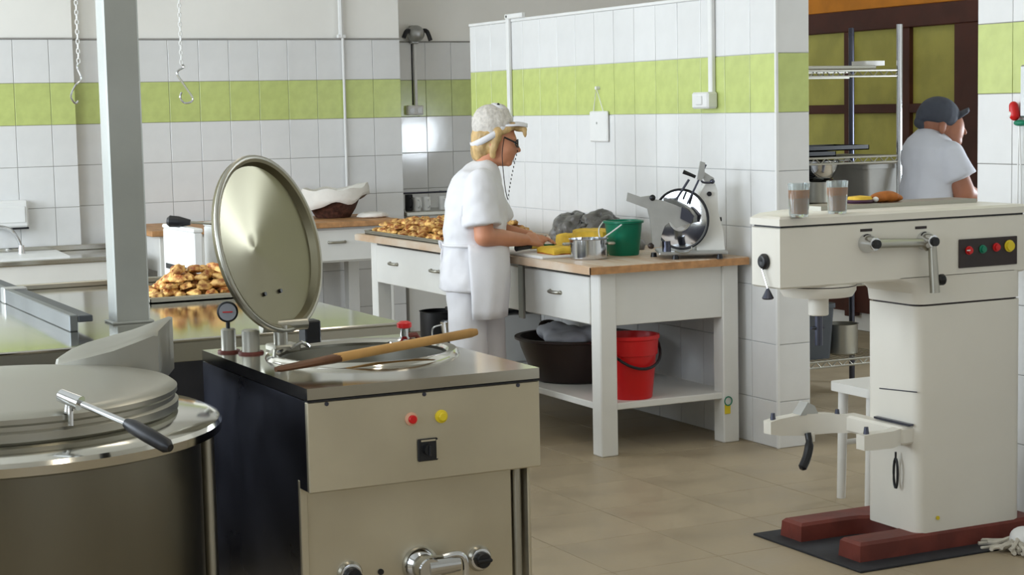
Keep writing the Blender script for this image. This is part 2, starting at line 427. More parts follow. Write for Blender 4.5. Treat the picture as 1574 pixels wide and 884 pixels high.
# room beyond the opening
wg = MB()
wg.box((7.56, 5.285, 0), (7.7, 12.2, .55)).box((7.56, 5.285, 2.6), (7.7, 12.2, 3.3)).box((7.56, 6.95, .55), (7.7, 8.55, 2.6)).box((7.56, 11.4, .55), (7.7, 12.2, 2.6))
wg.box((7.56, 5.285, .55), (7.7, 6.05, 2.6)).box((7.56, 6.05, .55), (7.7, 6.95, 1.1)).box((7.56, 6.05, 1.5), (7.7, 6.95, 2.6))
struct(wg.build('wall_far_room', M_PAINT))
struct(MB().box((XP+.18, 5.1, 0), (7.7, 5.28, 3.3)).build('wall_far_room_side', M_PAINT))
# brown framed glazed screen
sc = struct(MB().box((7.46, 8.42, 2.02), (7.56, 11.4, 2.16), .006).build('window_5', M_BROWNF))
sc['label'] = 'brown framed interior window with olive patterned glass'
MB().box((7.44, 8.42, .0), (7.56, 8.72, 2.02), .006).build('frame_post', M_BROWNF, sc)
MB().box((7.47, 8.30, 2.16), (7.56, 11.4, 2.6), .004).build('lintel_board', M_ORANGE, sc)
for y in (9.22, 9.83, 10.44, 11.05):
    MB().box((7.47, y-.035, .1), (7.55, y+.035, 2.02), .004).build('mullion', M_BROWNF, sc)
for z in (.55, 1.0, 1.505):
    MB().box((7.475, 8.72, z-.03), (7.545, 11.4, z+.03), .004).build('glazing_bar', M_BROWNF, sc)
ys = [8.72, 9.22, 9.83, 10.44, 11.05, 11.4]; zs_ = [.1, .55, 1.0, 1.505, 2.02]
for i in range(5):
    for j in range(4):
        MB().box((7.505, ys[i]+.035, zs_[j]+.03), (7.515, ys[i+1]-.035, zs_[j+1]-(.03 if j < 3 else 0))).build('pane' if j > 1 else 'shade_panel', M_OLIVE if j > 1 else M_BROWNF, sc)  # lower rows made brown instead of glazed, imitating shade below the mixer head

# ================================================================ long white table with drawers
def handle(mb_parent, p, along, out, ln=.10):
    """shell-like pull: two feet and a bowed grip"""
    p = V(p); along = V(along); out = V(out); mb = MB()
    mb.tube(smoothpath([p-along*ln/2, p-along*ln*.42+out*.016, p+out*.024, p+along*ln*.42+out*.016, p+along*ln/2], 5), .008, 8)
    mb.ell(p-along*ln/2+out*.003, (.010, .010, .010), n=10, m=6).ell(p+along*ln/2+out*.003, (.010, .010, .010), n=10, m=6)
    return mb.build('handle', M_STEEL, mb_parent)
TZ = .86
T = thing('work_table', 'long white painted kitchen table with drawers and worn wooden top', 'table', (4.2, 8.1, 0))
MB().box((3.785, 6.80, TZ-.03), (4.612, 9.56, TZ), .004).build('table_top', M_WOODT, T)
MB().box((3.781, 6.796, TZ-.036), (4.612, 6.80, TZ-.004)).build('edge_lipping', M_WOOD, T)
MB().box((3.781, 6.796, TZ-.036), (3.785, 9.56, TZ-.004)).build('edge_lipping', M_WOODT, T)
for (x0, y0) in ((3.855, 6.845), (4.50, 6.845), (3.855, 9.42), (4.50, 9.42)):
    MB().box((x0, y0, 0), (x0+.085, y0+.085, TZ-.031), .005).build('leg', M_WPAINT, T)
ZB = .585
MB().box((3.94, 6.855, ZB), (4.50, 6.88, TZ-.034), .002).build('end_apron', M_WPAINT, T)
MB().box((3.94, 9.47, ZB), (4.50, 9.495, TZ-.034), .002).build('end_apron', M_WPAINT, T)
MB().box((4.55, 6.93, ZB), (4.575, 9.42, TZ-.034), .002).build('back_apron', M_WPAINT, T)
MB().box((3.90, 6.93, TZ-.052), (3.93, 9.42, TZ-.034), .002).box((3.885, 7.57, ZB), (3.92, 7.625, TZ-.04)).box((3.885, 8.24, ZB), (3.92, 8.29, TZ-.04)).build('front_rail', M_WPAINT, T)
for (y0, y1, hs) in ((6.935, 7.565, (.5,)), (7.63, 8.235, (.3,)), (8.295, 9.415, (.27, .77))):
    d = MB().box((3.852, y0, ZB+.004), (3.872, y1, TZ-.060), .004).box((3.872, y0+.02, ZB+.01), (4.4, y1-.02, ZB+.02)).build('drawer', M_WPAINT, T)
    for h in hs: handle(d, (3.852, y0+(y1-y0)*h, ZB+.125), (0, 1, 0), (-1, 0, 0))
MB().box((3.845, 7.572, ZB-.03), (3.858, 7.622, TZ-.05), .002).build('centre_strap', M_GALV, T)
MB().box((3.87, 6.86, .205), (4.57, 9.49, .235), .003).build('lower_shelf', M_WPAINT, T)
# far table along the back wall
T2 = thing('work_table', 'white painted table against tiled back wall carrying the wicker basket', 'table', (3.8, 11.1, 0))
fx0, fx1, fy0, fy1 = 2.9, 4.56, 10.66, 11.44
MB().box((fx0, fy0, TZ-.035), (fx1, fy1, TZ), .004).build('table_top', M_WOOD, T2)
for (x0, y0) in ((fx0+.06, fy0+.05), (fx1-.14, fy0+.05), (fx0+.06, fy1-.13), (fx1-.14, fy1-.13)):
    MB().box((x0, y0, 0), (x0+.08, y0+.08, TZ-.035), .004).build('leg', M_WPAINT, T2)
MB().box((fx0+.07, fy0+.06, .60), (fx1-.07, fy1-.06, TZ-.036), .003).build('apron', M_WPAINT, T2)
for k in range(2):
    x0 = fx0+.16+k*.70
    d = MB().box((x0, fy0+.042, .61), (x0+.64, fy0+.058, TZ-.05), .003).build('drawer', M_WPAINT, T2)
    handle(d, (x0+(.32 if k else .3)+k*.03, fy0+.042, .73), (1, 0, 0), (0, -1, 0), .11)
# counter in the recess with mugs
cr = thing('side_counter', 'low dark counter in the shaded recess carrying the mugs', 'counter', (5.35, 11.7, 0))
MB().box((4.95, 11.52, .82), (5.95, 11.93, .85), .004).build('counter_top', M_STEEL, cr)
MB().box((4.97, 11.56, .0), (5.93, 11.92, .82), .003).build('cupboard', M_WPAINT, cr)
rl = MB(); rl.tube([(4.95, 11.86, .965), (5.9, 11.86, .965)], .007, 8)
for x in (5.0, 5.4, 5.85): rl.tube([(x, 11.86, .965), (x, 11.945, .965)], .006, 6)
tag(rl.build('wall_rail', M_STEELD), 'thin steel rail on recess wall above the mugs', 'rail')
def mug(px, py, r, h, m, label, grp=None):
    p = onY(px, py, 11.66); p.z = .85
    t = thing('mug', label, 'mug', p, grp)
    MB().lathe([(r*.9, 0), (r, .01), (r, h), (r-.004, h), (r-.005, .008), (.001, .008)], p, n=24).build('cup', m, t)
    MB().tube(smoothpath([p+V((0, -r*.95, h*.8)), p+V((0, -r-.03, h*.7)), p+V((0, -r-.03, h*.35)), p+V((0, -r*.95, h*.2))], 5), .005, 8).build('handle', m, t)
mug(629, 330, .028, .115, M_BLACK, 'tall black mug on the recess counter')
for x in (641, 656, 681): mug(x, 330, .030, .095, M_WPLASTIC, 'white mug on the recess counter', 'white mugs in the recess')

# ================================================================ wall fittings
def conduit(px, y0, y1, X, r=.012):
    a = onX(px, y0, X); b = onX(px, y1, X); x = X-r
    return MB().tube([(x, a.y, a.z), (x, a.y, b.z)], r, 10), a, b
c = thing('cable_conduit', 'white conduit ending in a switch box beside the slicer', 'conduit', (XP-.03, 7.1, 1.5))
MB().box((XP-.024, 7.083, 1.60), (XP-.001, 7.117, 3.3), .004).build('trunking', M_WPLASTIC, c)
b = MB().box((XP-.06, 7.065, 1.535), (XP-.001, 7.205, 1.612), .008).build('switch_box', M_WPLASTIC, c)
MB().box((XP-.066, 7.11, 1.553), (XP-.059, 7.16, 1.595), .003).build('rocker', M_WPLASTIC, b)
c = thing('cable_conduit', 'white conduit running down from the partition top behind the woman', 'conduit', (XP-.02, 9.21, 1.2))
MB().box((XP-.022, 9.193, 1.25), (XP-.001, 9.227, 2.075), .004).build('trunking', M_WPLASTIC, c)
MB().box((XP-.024, 9.02, 2.062), (XP+.004, 9.235, 2.09), .004).build('elbow', M_WPLASTIC, c)
MB().cyl((XP-.026, 9.21, 2.076), (XP-.024, 9.21, 2.076), .007).build('screw_hole', M_BLACK, c)
c = thing('hanging_board', 'small white board hanging by a string from a wall hook', 'board', (XP-.012, 8.18, 1.38))
MB().box((XP-.018, 8.085, 1.372), (XP-.002, 8.27, 1.532), .006).build('board', M_WPLASTIC, c)
MB().tube([(XP-.012, 8.235, 1.53), (XP-.016, 8.19, 1.65), (XP-.012, 8.13, 1.53)], .0025, 6).build('string', M_WPLASTIC, c)
MB().cyl((XP-.022, 8.19, 1.652), (XP, 8.19, 1.652), .009).build('hook', M_WPLASTIC, c)
MB().cyl((XP-.020, 8.19, 1.47), (XP-.017, 8.19, 1.47), .006).build('hole', M_ALU, c)
# pipe down the back wall
pp = onY(527, 100, 11.49)
c = thing('wall_pipe', 'slim white pipe running down the tiled back wall behind the basket', 'pipe', (pp.x, 11.48, .9))
MB().tube([(pp.x, 11.478, .88), (pp.x, 11.478, 2.06)], .010, 8).build('lower_pipe', M_WPLASTIC, c)
MB().tube([(pp.x-.012, 11.478, 2.06), (pp.x-.012, 11.478, 3.29)], .018, 8).build('upper_pipe', M_WPLASTIC, c)
MB().box((pp.x-.04, 11.462, 2.055), (pp.x+.02, 11.49, 2.08), .004).build('clip', M_WPLASTIC, c)
# lamp with cables in the recess
p = onY(638, 52, 11.9)
c = thing('wall_lamp', 'grey twin-arm lamp with black cables high in the shaded recess', 'lamp', (p.x, 11.9, p.z-.6))
MB().ell((p.x, 11.885, p.z), (.065, .05, .06)).box((p.x-.03, 11.9, p.z-.07), (p.x+.03, 11.95, p.z+.06), .006).build('lamp_body', M_ALU, c)
for s_, dx, dz in ((-1, -.105, -.03), (1, .105, -.05)):
    MB().tube(smoothpath([(p.x+s_*.045, 11.88, p.z+.02), (p.x+s_*.08, 11.87, p.z+.015), (p.x+dx, 11.865, p.z+dz)], 5), .016, 8).build('lamp_arm', M_BLACK, c)
q = onY(636, 170, 11.94)
MB().box((p.x+.0, 11.93, q.z+.02), (p.x+.022, 11.949, p.z-.05), .003).build('trunking', M_WPLASTIC, c)
MB().tube([(p.x-.012, 11.94, q.z+.04), (p.x-.012, 11.94, p.z-.04)], .005, 6).build('cable', M_BLACK, c)
sb = MB().box((q.x-.06, 11.90, q.z-.032), (q.x+.06, 11.949, q.z+.036), .006).build('socket_box', M_WPLASTIC, c)
MB().cyl((q.x+.03, 11.898, q.z), (q.x+.03, 11.901, q.z), .02).cyl((q.x-.03, 11.898, q.z), (q.x-.03, 11.901, q.z), .02).build('socket', M_ALU, sb)
# hanging chains with hooks
def chain(px, hooktop, hookpts, Yc, label):
    a = onY(px, hooktop, Yc)
    t = thing('hanging_chain', label, 'chain', (a.x, Yc, a.z-.3))
    mb = MB(); z = a.z; kk = 0
    while z < 3.28:
        ax = (1, 0, 0) if kk % 2 else (0, 1, 0)
        n = 10; A = V(ax).orthogonal(); R1, R2 = .009, .017
        side = V((0, 1, 0)) if kk % 2 else V((1, 0, 0))
        pts = [V((a.x, Yc, z+.017))+side*(R1*math.cos(2*math.pi*i/n))+V((0, 0, R2*math.sin(2*math.pi*i/n))) for i in range(n)]
        mb.tube(pts, .0032, 5, True); z += .027; kk += 1
    mb.build('chain', M_WPLASTIC, t)
    pts = [onY(x, y, Yc) for x, y in hookpts]
    MB().tube(smoothpath(pts, 5), .0058, 8).build('hook', M_CHROME, t)
chain(279, 100, ((280, 99), (283, 103), (272, 112), (284, 132), (296, 150), (293, 157), (283, 158), (277, 150), (279, 142)), 10.2, 'white chain with steel hook hanging in front of the green band')
chain(121, 98, ((120, 97), (119, 105), (125, 121), (117, 130), (110, 143), (110, 152), (116, 159), (120, 155)), 10.2, 'white chain with steel hook beside the square steel post')

# ================================================================ square boiling kettle with the raised lid
KX0, KX1, KY0, KY1, KZ = 1.485, 2.125, 4.10, 4.97, .88
PC = V((1.835, 4.605, KZ)); PR = .238
K = thing('boiling_kettle', 'square stainless boiling kettle with its round lid standing open', 'kettle', ((KX0+KX1)/2, (KY0+KY1)/2, 0))
def plate_hole(x0, x1, y0, y1, z0, z1, c, R, n=64):
    mb = MB(); rings = [[], [], [], []]
    for k in range(n):
        a = 2*math.pi*k/n; dx, dy = math.cos(a), math.sin(a)
        t = min(((x1-c.x)/dx if dx > 1e-9 else (x0-c.x)/dx if dx < -1e-9 else 9), ((y1-c.y)/dy if dy > 1e-9 else (y0-c.y)/dy if dy < -1e-9 else 9))
        ox, oy = c.x+dx*t, c.y+dy*t
        # snap the nearest sample to each corner
        rings[0].append([ox, oy, z0]); rings[1].append([ox, oy, z1])
        rings[2].append([c.x+dx*R, c.y+dy*R, z1]); rings[3].append([c.x+dx*R, c.y+dy*R, z0])
    for X in (x0, x1):
        for Y in (y0, y1):
            k = min(range(n), key=lambda i: (rings[0][i][0]-X)**2+(rings[0][i][1]-Y)**2)
            for r in (0, 1): rings[r][k][0] = X; rings[r][k][1] = Y
    rings.append(rings[0])
    return mb.loft([[V(p) for p in r] for r in rings], cap=False)
plate_hole(KX0, KX1, KY0, KY1, KZ-.03, KZ, PC, PR-.003, 72).build('top_plate', M_STEELT, K)
MB().lathe([(PR-.0045, -.02), (PR-.0045, .004), (PR+.002, .012), (PR+.022, .014), (PR+.03, .006), (PR+.032, .0)], PC, n=56, cap=False).build('pan_rim', M_STEELT, K)
MB().lathe([(.001, -.30), (PR-.06, -.295), (PR-.02, -.26), (PR-.006, -.20), (PR-.006, -.004)], PC, n=72, cap=False).build('pan', M_STEEL, K)
up = MB().box((KX0, KY0+.004, .618), (KX1+.002, KY0+.022, KZ-.034), .003).build('upper_front_panel', M_STEELW, K)
MB().box((KX0, KY0+.0, KZ-.034), (KX1, KY0+.02, KZ-.028)).build('seam', M_BLACK, K)
lp = MB().box((KX0+.012, KY0+.085, .10), (KX1-.045, KY0+.10, .62), .003).build('lower_front_panel', M_STEELW, K)
MB().prism([(KX0+.001, KY0+.022, KZ-.033), (KX0+.001, KY0+.022, .62), (KX0+.001, KY0+.092, .62), (KX0+.001, KY0+.092, .10), (KX0+.001, KY1, .10), (KX0+.001, KY1, KZ-.033)], (.009, 0, 0)).build('side_panel', M_STEELD, K)  # left side coloured dark to imitate its reflection of the round kettle
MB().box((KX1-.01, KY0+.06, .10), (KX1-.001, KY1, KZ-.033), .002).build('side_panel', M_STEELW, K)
MB().box((KX0+.01, KY1-.01, .10), (KX1-.01, KY1, KZ-.033), .002).build('back_panel', M_STEELW, K)
MB().cyl((KX1-.03, KY0+.085, .0), (KX1-.03, KY0+.085, .62), .012, n=12).build('front_post', M_STEEL, K)
MB().box((KX0, KY0+.075, .0), (KX0+.02, KY0+.09, .64), .002).build('front_post', M_STEELW, K)
for x, y in ((KX0+.06, KY0+.12), (KX1-.07, KY0+.12), (KX0+.06, KY1-.08), (KX1-.07, KY1-.08)):
    MB().cyl((x, y, 0), (x, y, .11), .02, n=14).build('foot', M_BLACK, K)
for (px, py) in ((502, 621), (652, 606), (796, 592)):
    q = onY(px, py, KY0+.004); MB().cyl(q, q+V((0, -.002, 0)), .0055, n=10).build('screw', M_STEELD, up)
for (px, py, m, nm) in ((632, 644, M_RED, 'red_button'), (678, 640, M_YELLOW, 'yellow_button')):
    q = onY(px, py, KY0+.004)
    bz = MB().lathe([(.017, 0), (.017, -.004), (.012, -.007), (.001, -.007)], q, (0, 1, 0), 24).build('button_bezel', M_PINK if m is M_RED else M_YELLOW, up)
    MB().lathe([(.011, -.006), (.011, -.013), (.009, -.015), (.001, -.015)], q, (0, 1, 0), 20).build(nm, m, bz)
q = onY(657, 691, KY0+.004)
sw = MB().box(q+V((-.028, -.006, -.029)), q+V((.028, 0, .029)), .003).build('rotary_switch_plate', M_BLACK, up)
MB().lathe([(.014, 0), (.013, -.014), (.001, -.014)], q+V((-.002, -.006, .002)), (0, 1, 0), 18).box(q+V((-.005, -.026, -.014)), q+V((.001, -.018, .014)), .002).build('switch_knob', M_BLACK, sw)
MB().box(q+V((.022, -.0075, -.024)), q+V((.027, -.006, .024))).box(q+V((-.02, -.0075, .022)), q+V((.02, -.0075, .0265))).build('plate_edge', M_STEELW, sw)
FY = KY0+.085
for (px, py) in ((736, 858), (537, 882)):
    q = onY(px, py, FY)
    e = MB().lathe([(.034, 0), (.034, -.006), (.028, -.016), (.024, -.017), (.001, -.017)], q, (0, 1, 0), 32).build('knob_rosette', M_CHROME, lp)
    MB().lathe([(.022, -.014), (.021, -.032), (.018, -.035), (.001, -.035)], q, (0, 1, 0), 24).box(q+V((-.022, -.042, -.005)), q+V((.022, -.03, .005)), .003).build('control_knob', M_BLACK, e)
q = onY(585, 879, FY); MB().cyl(q, q+V((0, -.004, 0)), .008, n=12).build('pilot_hole', M_BLACK, lp)
q = onY(645, 868, FY)
tp = MB().lathe([(.05, 0), (.05, -.012), (.046, -.02), (.034, -.03), (.033, -.07), (.03, -.074), (.001, -.074)], q, (0, 1, 0), 32).build('drain_tap', M_CHROME, lp)
MB().cyl(q+V((0, -.05, .004)), q+V((.085, -.058, .006)), .030, .022, 20).build('tap_barrel', M_CHROME, tp)
MB().tube(smoothpath([q+V((.04, -.06, .028)), q+V((.08, -.066, .032)), q+V((.098, -.07, .012)), q+V((.098, -.07, -.05))], 5), .0085, 10).build('tap_lever', M_CHROME, tp)
# lid
LN = V((.60, -.76, .216)).normalized(); LC = V((1.661, 4.859, 1.183)); LR = .25
LMW = LN.to_track_quat('Z', 'Y').to_matrix().to_4x4(); LMW.translation = LC
ld = build_local(MB().lathe([(.001, -.05), (.05, -.046), (LR-.02, -.014), (LR-.012, .006), (LR-.004, .010), (LR+.003, .004), (LR+.004, -.012), (LR-.01, -.02), (.12, -.072), (.001, -.078)], LC, LN, 72), 'lid', M_LIDIN, K, LMW)
ld.location = LC-wloc(K); ld.rotation_euler = LMW.to_euler()
for (px, py) in ((407, 452), (431, 447), (448, 497)):
    d = ray(px, py); t = (LC-LN*.026-CAM).dot(LN)/d.dot(LN); q = CAM+d*t
    build_local(MB().cyl(q-LN*.006, q+LN*.004, .006, n=10), 'lid_bolt', M_BLACK, ld, LMW)
build_local(MB().torus(LC+LN*.004, LN, LR+.002, .007, 56, 8), 'lid_rim', M_STEEL, ld, LMW)
hb = onZ(432, 540, KZ)
lb = LC - V((0, 0, 1))*(LR) + LN*-.03
h = MB(); h.cyl(hb, V((hb.x-.0, hb.y, .955)), .020, n=16).cyl((hb.x-.05, hb.y+.02, .95), (hb.x+.09, hb.y+.03, .95), .017, n=14)
h.box((hb.x-.03, hb.y-.03, KZ), (hb.x+.05, hb.y+.05, KZ+.02), .004)
hg = h.build('hinge', M_STEEL, K)
q = onZ(476, 531, KZ); q.y = min(q.y, KY1-.04)
MB().box((q.x-.022, q.y-.03, KZ+.001), (q.x+.026, q.y+.03, KZ+.075), .004).build('spring_box', M_BLACK, hg)
MB().tube(smoothpath([(hb.x+.02, hb.y-.03, KZ+.01), (hb.x+.05, hb.y-.035, KZ+.025), (hb.x+.075, hb.y-.02, KZ+.01)], 4), .006, 8).build('spring', M_CHROME, hg)
for (px, py, r) in ((352, 541, .021), (386, 543, .025)):
    q = onZ(px, py, KZ)
    vb = MB().lathe([(r+.004, 0), (r, .008), (r, .064), (r-.004, .068), (.001, .068)], q, n=24).build('valve_housing', M_DULL, K)
    MB().lathe([(r+.012, 0), (r+.010, .006), (.001, .006)], q, n=20).build('rusty_flange', M_REDIRON, vb)
    if px == 352:
        MB().cyl(q+V((0, 0, .066)), q+V((0, 0, .09)), .006, n=10).build('gauge_stem', M_BLACK, vb)
        gc = q+V((0, 0, .115)); ga = (CAM-gc).normalized(); ga.z = .05; ga.normalize()
        g = MB().lathe([(.026, -.018), (.030, -.012), (.030, .008), (.026, .010), (.025, .007)], gc, ga, 28).build('pressure_gauge', M_BLACK, K)
        MB().lathe([(.0245, .004), (.0245, .0125), (.001, .0125)], gc, ga, 24).build('dial', M_GAUGE, g)
        MB().obox(gc+ga*.0135, V((0, 0, 1)).cross(ga).normalized(), ga, ga.cross(V((0, 0, 1)).cross(ga)).normalized(), .014, .001, .0015).build('needle', M_RED, g)
q = onZ(622, 527, KZ)
rt = MB().lathe([(.05, 0), (.048, .006), (.02, .012), (.012, .02), (.012, .045), (.001, .045)], q, n=24).build('water_inlet', M_CHROME, K)
MB().lathe([(.013, .042), (.022, .046), (.022, .058), (.012, .064), (.001, .064)], q, n=12).build('red_wheel', M_RED, rt)
MB().tube([q+V((.0, 0, .02)), q+V((.04, .01, .02)), q+V((.05, .01, .005))], .008, 8).build('outlet', M_REDIRON, rt)
# wooden paddle lying across the pan
a = onZ(424, 576, .888); b_ = onZ(733, 518, .94)
b_ = a + (b_-a).normalized()*(b_-a).length
P = thing('stirring_paddle', 'long wooden stirring paddle lying across the open kettle', 'paddle', a)
dr = (b_-a).normalized(); L = (b_-a).length
ra = [.013, .014, .014, .0135, .013, .012]
MB().tube([a+dr*(L*t)+V((0, 0, .014)) for t in (.28, .4, .6, .8, .97, 1.0)], [.0125, .0125, .0125, .0125, .0125, .009], 12).build('shaft', M_PADDLE, P)
sd = dr.cross(V((0, 0, 1))).normalized()
rings = []
for t, wv, th in ((0, .012, .006), (.02, .02, .008), (.1, .024, .009), (.2, .022, .011), (.27, .016, .013), (.31, .0125, .0125)):
    c_ = a+dr*(L*t)+V((0, 0, .013))
    rings.append([c_+sd*(wv*math.cos(2*math.pi*k/12))+sd.cross(dr)*(th*math.sin(2*math.pi*k/12)) for k in range(12)])
MB().loft(rings).build('blade', M_PADDLED, P)

# ================================================================ round kettle
RC = V((.80, 4.40, 0))
R = thing('round_kettle', 'round stainless kettle with closed lid and black-gripped handle', 'kettle', RC)
MB().lathe([(.47, .10), (.482, .12), (.482, .775), (.47, .79)], RC, n=96).build('drum', M_DRUM, R)
MB().lathe([(.40, .80), (.42, .835), (.505, .826), (.53, .815), (.536, .805), (.534, .785), (.515, .778), (.47, .785), (.40, .79)], RC, n=80, cap=False).build('drip_flange', M_STEELT, R)
l2 = MB().lathe([(.424, .835), (.432, .842), (.432, .860), (.424, .866), (.424, .876), (.43, .882), (.43, .893), (.418, .902), (.39, .906), (.30, .915), (.15, .926), (.001, .93)], RC, n=80).build('lid', M_STEEL, R)
for an in (-8, 80, 170):
    c_ = RC+V((.515*math.cos(math.radians(an)), .515*math.sin(math.radians(an)), 0))
    if an == -8:
        c_ = RC+V((.50, -.06, 0))
    MB().cyl(c_, c_+V((0, 0, .785)), .019, n=16).build('support_leg', M_STEEL, R)
p0 = onZ(104, 612, .93); p1 = onY(196, 651, 3.86); p2 = onY(262, 689, 3.74)
hd = MB().cyl(p0+(p0-p1).normalized()*.02, p0+(p1-p0).normalized()*.035, .015, .017, 18).build('lid_handle', M_CHROME, R)
MB().tube([p0, p1], .0075, 12).build('rod', M_CHROME, hd)
MB().tube([p1-(p1-p0)*.02, p1+(p2-p1)*.15, p1+(p2-p1)*.5, p1+(p2-p1)*.9, p2], [.011, .0165, .0175, .0165, .009], 14).build('grip', M_BLACK, hd)
MB().tube([p0+V((.005, 0, -.005)), V((p0.x, p0.y, .895))], .010, 10).tube([p0+V((.004, -.01, -.01)), p0+V((.0, -.02, -.06))], .006, 8).build('clamp', M_CHROME, hd)
# hinge housing: wedge rising to the right
wA = onZ(84, 562, .905); wB = onZ(238, 566, .89)
ax = (wB-wA); ax.z = 0; Lw = ax.length; ax.normalize(); ay = V((-ax.y, ax.x, 0)); mid = []
def wedge_ring(t, z0, z1, w0, w1):
    c_ = wA+ax*(Lw*t); return [V((*(c_+ay*w0).xy, z0)), V((*(c_+ay*w1).xy, z0)), V((*(c_+ay*w1).xy, z1)), V((*(c_+ay*(w0+.02)).xy, z1)), V((*(c_+ay*w0).xy, z1-.012))]
rg = [wedge_ring(-.03, .885, .912, .05, .14), wedge_ring(.03, .885, .920, .0, .22), wedge_ring(.15, .885, .928, -.015, .29), wedge_ring(.35, .88, .938, -.02, .335), wedge_ring(.6, .87, .953, -.018, .35), wedge_ring(.82, .86, .972, -.012, .35), wedge_ring(1.0, .84, .988, .0, .35), wedge_ring(1.04, .84, .986, .004, .345)]
hh = MB().loft(rg).build('hinge_cover', M_DULL, R)
q = onZ(219, 562, .90)
MB().cyl(onZ(213, 550, .905)-ay*.01, onZ(213, 550, .905)+ay*.01, .006, n=10).build('cover_bolt', M_BLACK, hh)

# ================================================================ steel island counter
IZ = .84
I = thing('steel_counter', 'long stainless island counter holding the steel post', 'counter', (1.3, 6.6, 0))
IX0, IX1, IY0, IY1 = -.4, 2.365, 5.57, 7.6
MB().box((IX0, IY0, IZ-.012), (IX1, IY1, IZ), .004).build('counter_top', M_STEELT, I)
MB().box((IX0, IY0+.003, IZ-.075), (IX1-.003, IY0+.018, IZ-.012), .002).build('front_apron', M_STEEL, I)
MB().box((IX1-.018, IY0+.018, IZ-.075), (IX1-.003, IY1, IZ-.012), .002).build('side_apron', M_STEEL, I)
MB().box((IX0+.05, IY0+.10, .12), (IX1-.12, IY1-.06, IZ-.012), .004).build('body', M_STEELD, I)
for x in (IX0+.06, 1.0, IX1-.16):
    for y in (IY0+.12, IY1-.14): MB().cyl((x, y, 0), (x, y, .13), .022, n=12).build('foot', M_BLACK, I)
MB().box((IX0, IY1-.03, IZ), (IX1, IY1, IZ+.022), .003).build('rear_lip', M_STEEL, I)
MB().box((1.335, 5.98, IZ), (1.365, 7.56, IZ+.055), .003).build('divider_plate', M_MIDP, I)
MB().box((1.365, 5.98, IZ+.03), (1.415, 7.56, IZ+.052), .003).build('divider_rail', M_DARKP, I)
MB().box((1.33, 7.06, IZ), (1.42, 7.13, IZ+.06), .004).build('divider_bracket', M_ALU, I)
# square steel post standing on the island
q = onZ(178, 499, IZ)
po = thing('square_post', 'square galvanised steel post rising from the island counter', 'post', (q.x+.06, q.y+.05, IZ))
MB().box((q.x, q.y, IZ), (q.x+.122, q.y+.10, 3.3), .006).build('post', M_GALV, po)
MB().box((q.x-.012, q.y-.008, IZ), (q.x+.134, q.y+.11, IZ+.008), .002).build('base_plate', M_GALV, po)
# tray of pastries on the island
def tray(name, x0, x1, y0, y1, z, label):
    mb = MB(); t = .004
    mb.box((x0, y0, z), (x1, y1, z+t))
    for (a, b) in (((x0, y0), (x1, y0+t)), ((x0, y1-t), (x1, y1)), ((x0, y0), (x0+t, y1)), ((x1-t, y0), (x1, y1))):
        mb.box((a[0], a[1], z), (b[0], b[1], z+.018))
    mb.tube([(x0, y0, z+.019), (x1, y0, z+.019), (x1, y1, z+.019), (x0, y1, z+.019)], .004, 6, True)
    return tag(mb.build(name, M_STEEL), label, 'tray')
def pastry_mesh(seed, sx, sy, sz):
    rnd = random.Random(seed); mb = MB(); n, m_ = 14, 8
    mb.ell((0, 0, 0), (1, 1, 1), n=n, m=m_)
    o = V((rnd.random()*50, rnd.random()*50, 0))
    for p in mb.v:
        f = 1+.42*noise.noise(p*1.7+o)+.30*noise.noise(p*3.6+o)
        z = p.z*f; z = max(z, -.45)
        p.x, p.y, p.z = p.x*f*sx, p.y*f*sy, (z+.45)*sz*.75
    me = mb.mesh('pastry', ang=60); me.materials.append(M_PAST); return me
PM = [pastry_mesh(k, .031+.009*(k % 3), .021+.006*(k % 2), .021+.004*(k % 3)) for k in range(7)]
def pile(x0, x1, y0, y1, z, step, layers, label, group, ramp=None):
    for l in range(layers):
        ins = l*.035; n = 0
        y = y0+ins
        while y < y1-ins:
            x = x0+ins+random.uniform(0, .02)
            while x < x1-ins:
                top = layers if ramp is None else ramp((x-x0)/(x1-x0), (y-y0)/(y1-y0))
                hid = l < layers-1 and x0+.10+ins < x < x1-.10-ins and y0+.10+ins < y < y1-.10-ins
                if l < top and not hid:
                    o = bpy.data.objects.new('pastry', random.choice(PM)); COL.objects.link(o)
                    o.location = (x+random.uniform(-.012, .012), y+random.uniform(-.012, .012), z+.005+l*.028+random.uniform(0, .006))
                    tl = .08 if l == 0 else .34
                    o.rotation_euler = (random.uniform(-tl, tl), random.uniform(-tl, tl), random.uniform(0, 6.3))
                    tag(o, label, 'pastry', group)
                x += step*random.uniform(.95, 1.15)
            y += step*.78
q = onZ(231, 467, IZ)
tray('baking_tray', q.x, q.x+.46, q.y, q.y+.34, IZ, 'flat steel tray of pastries on the island counter')
pile(q.x+.05, q.x+.43, q.y+.045, q.y+.31, IZ+.004, .064, 4, 'browned pastry heaped on the tray beside the steel post', 'pastries on the island tray')
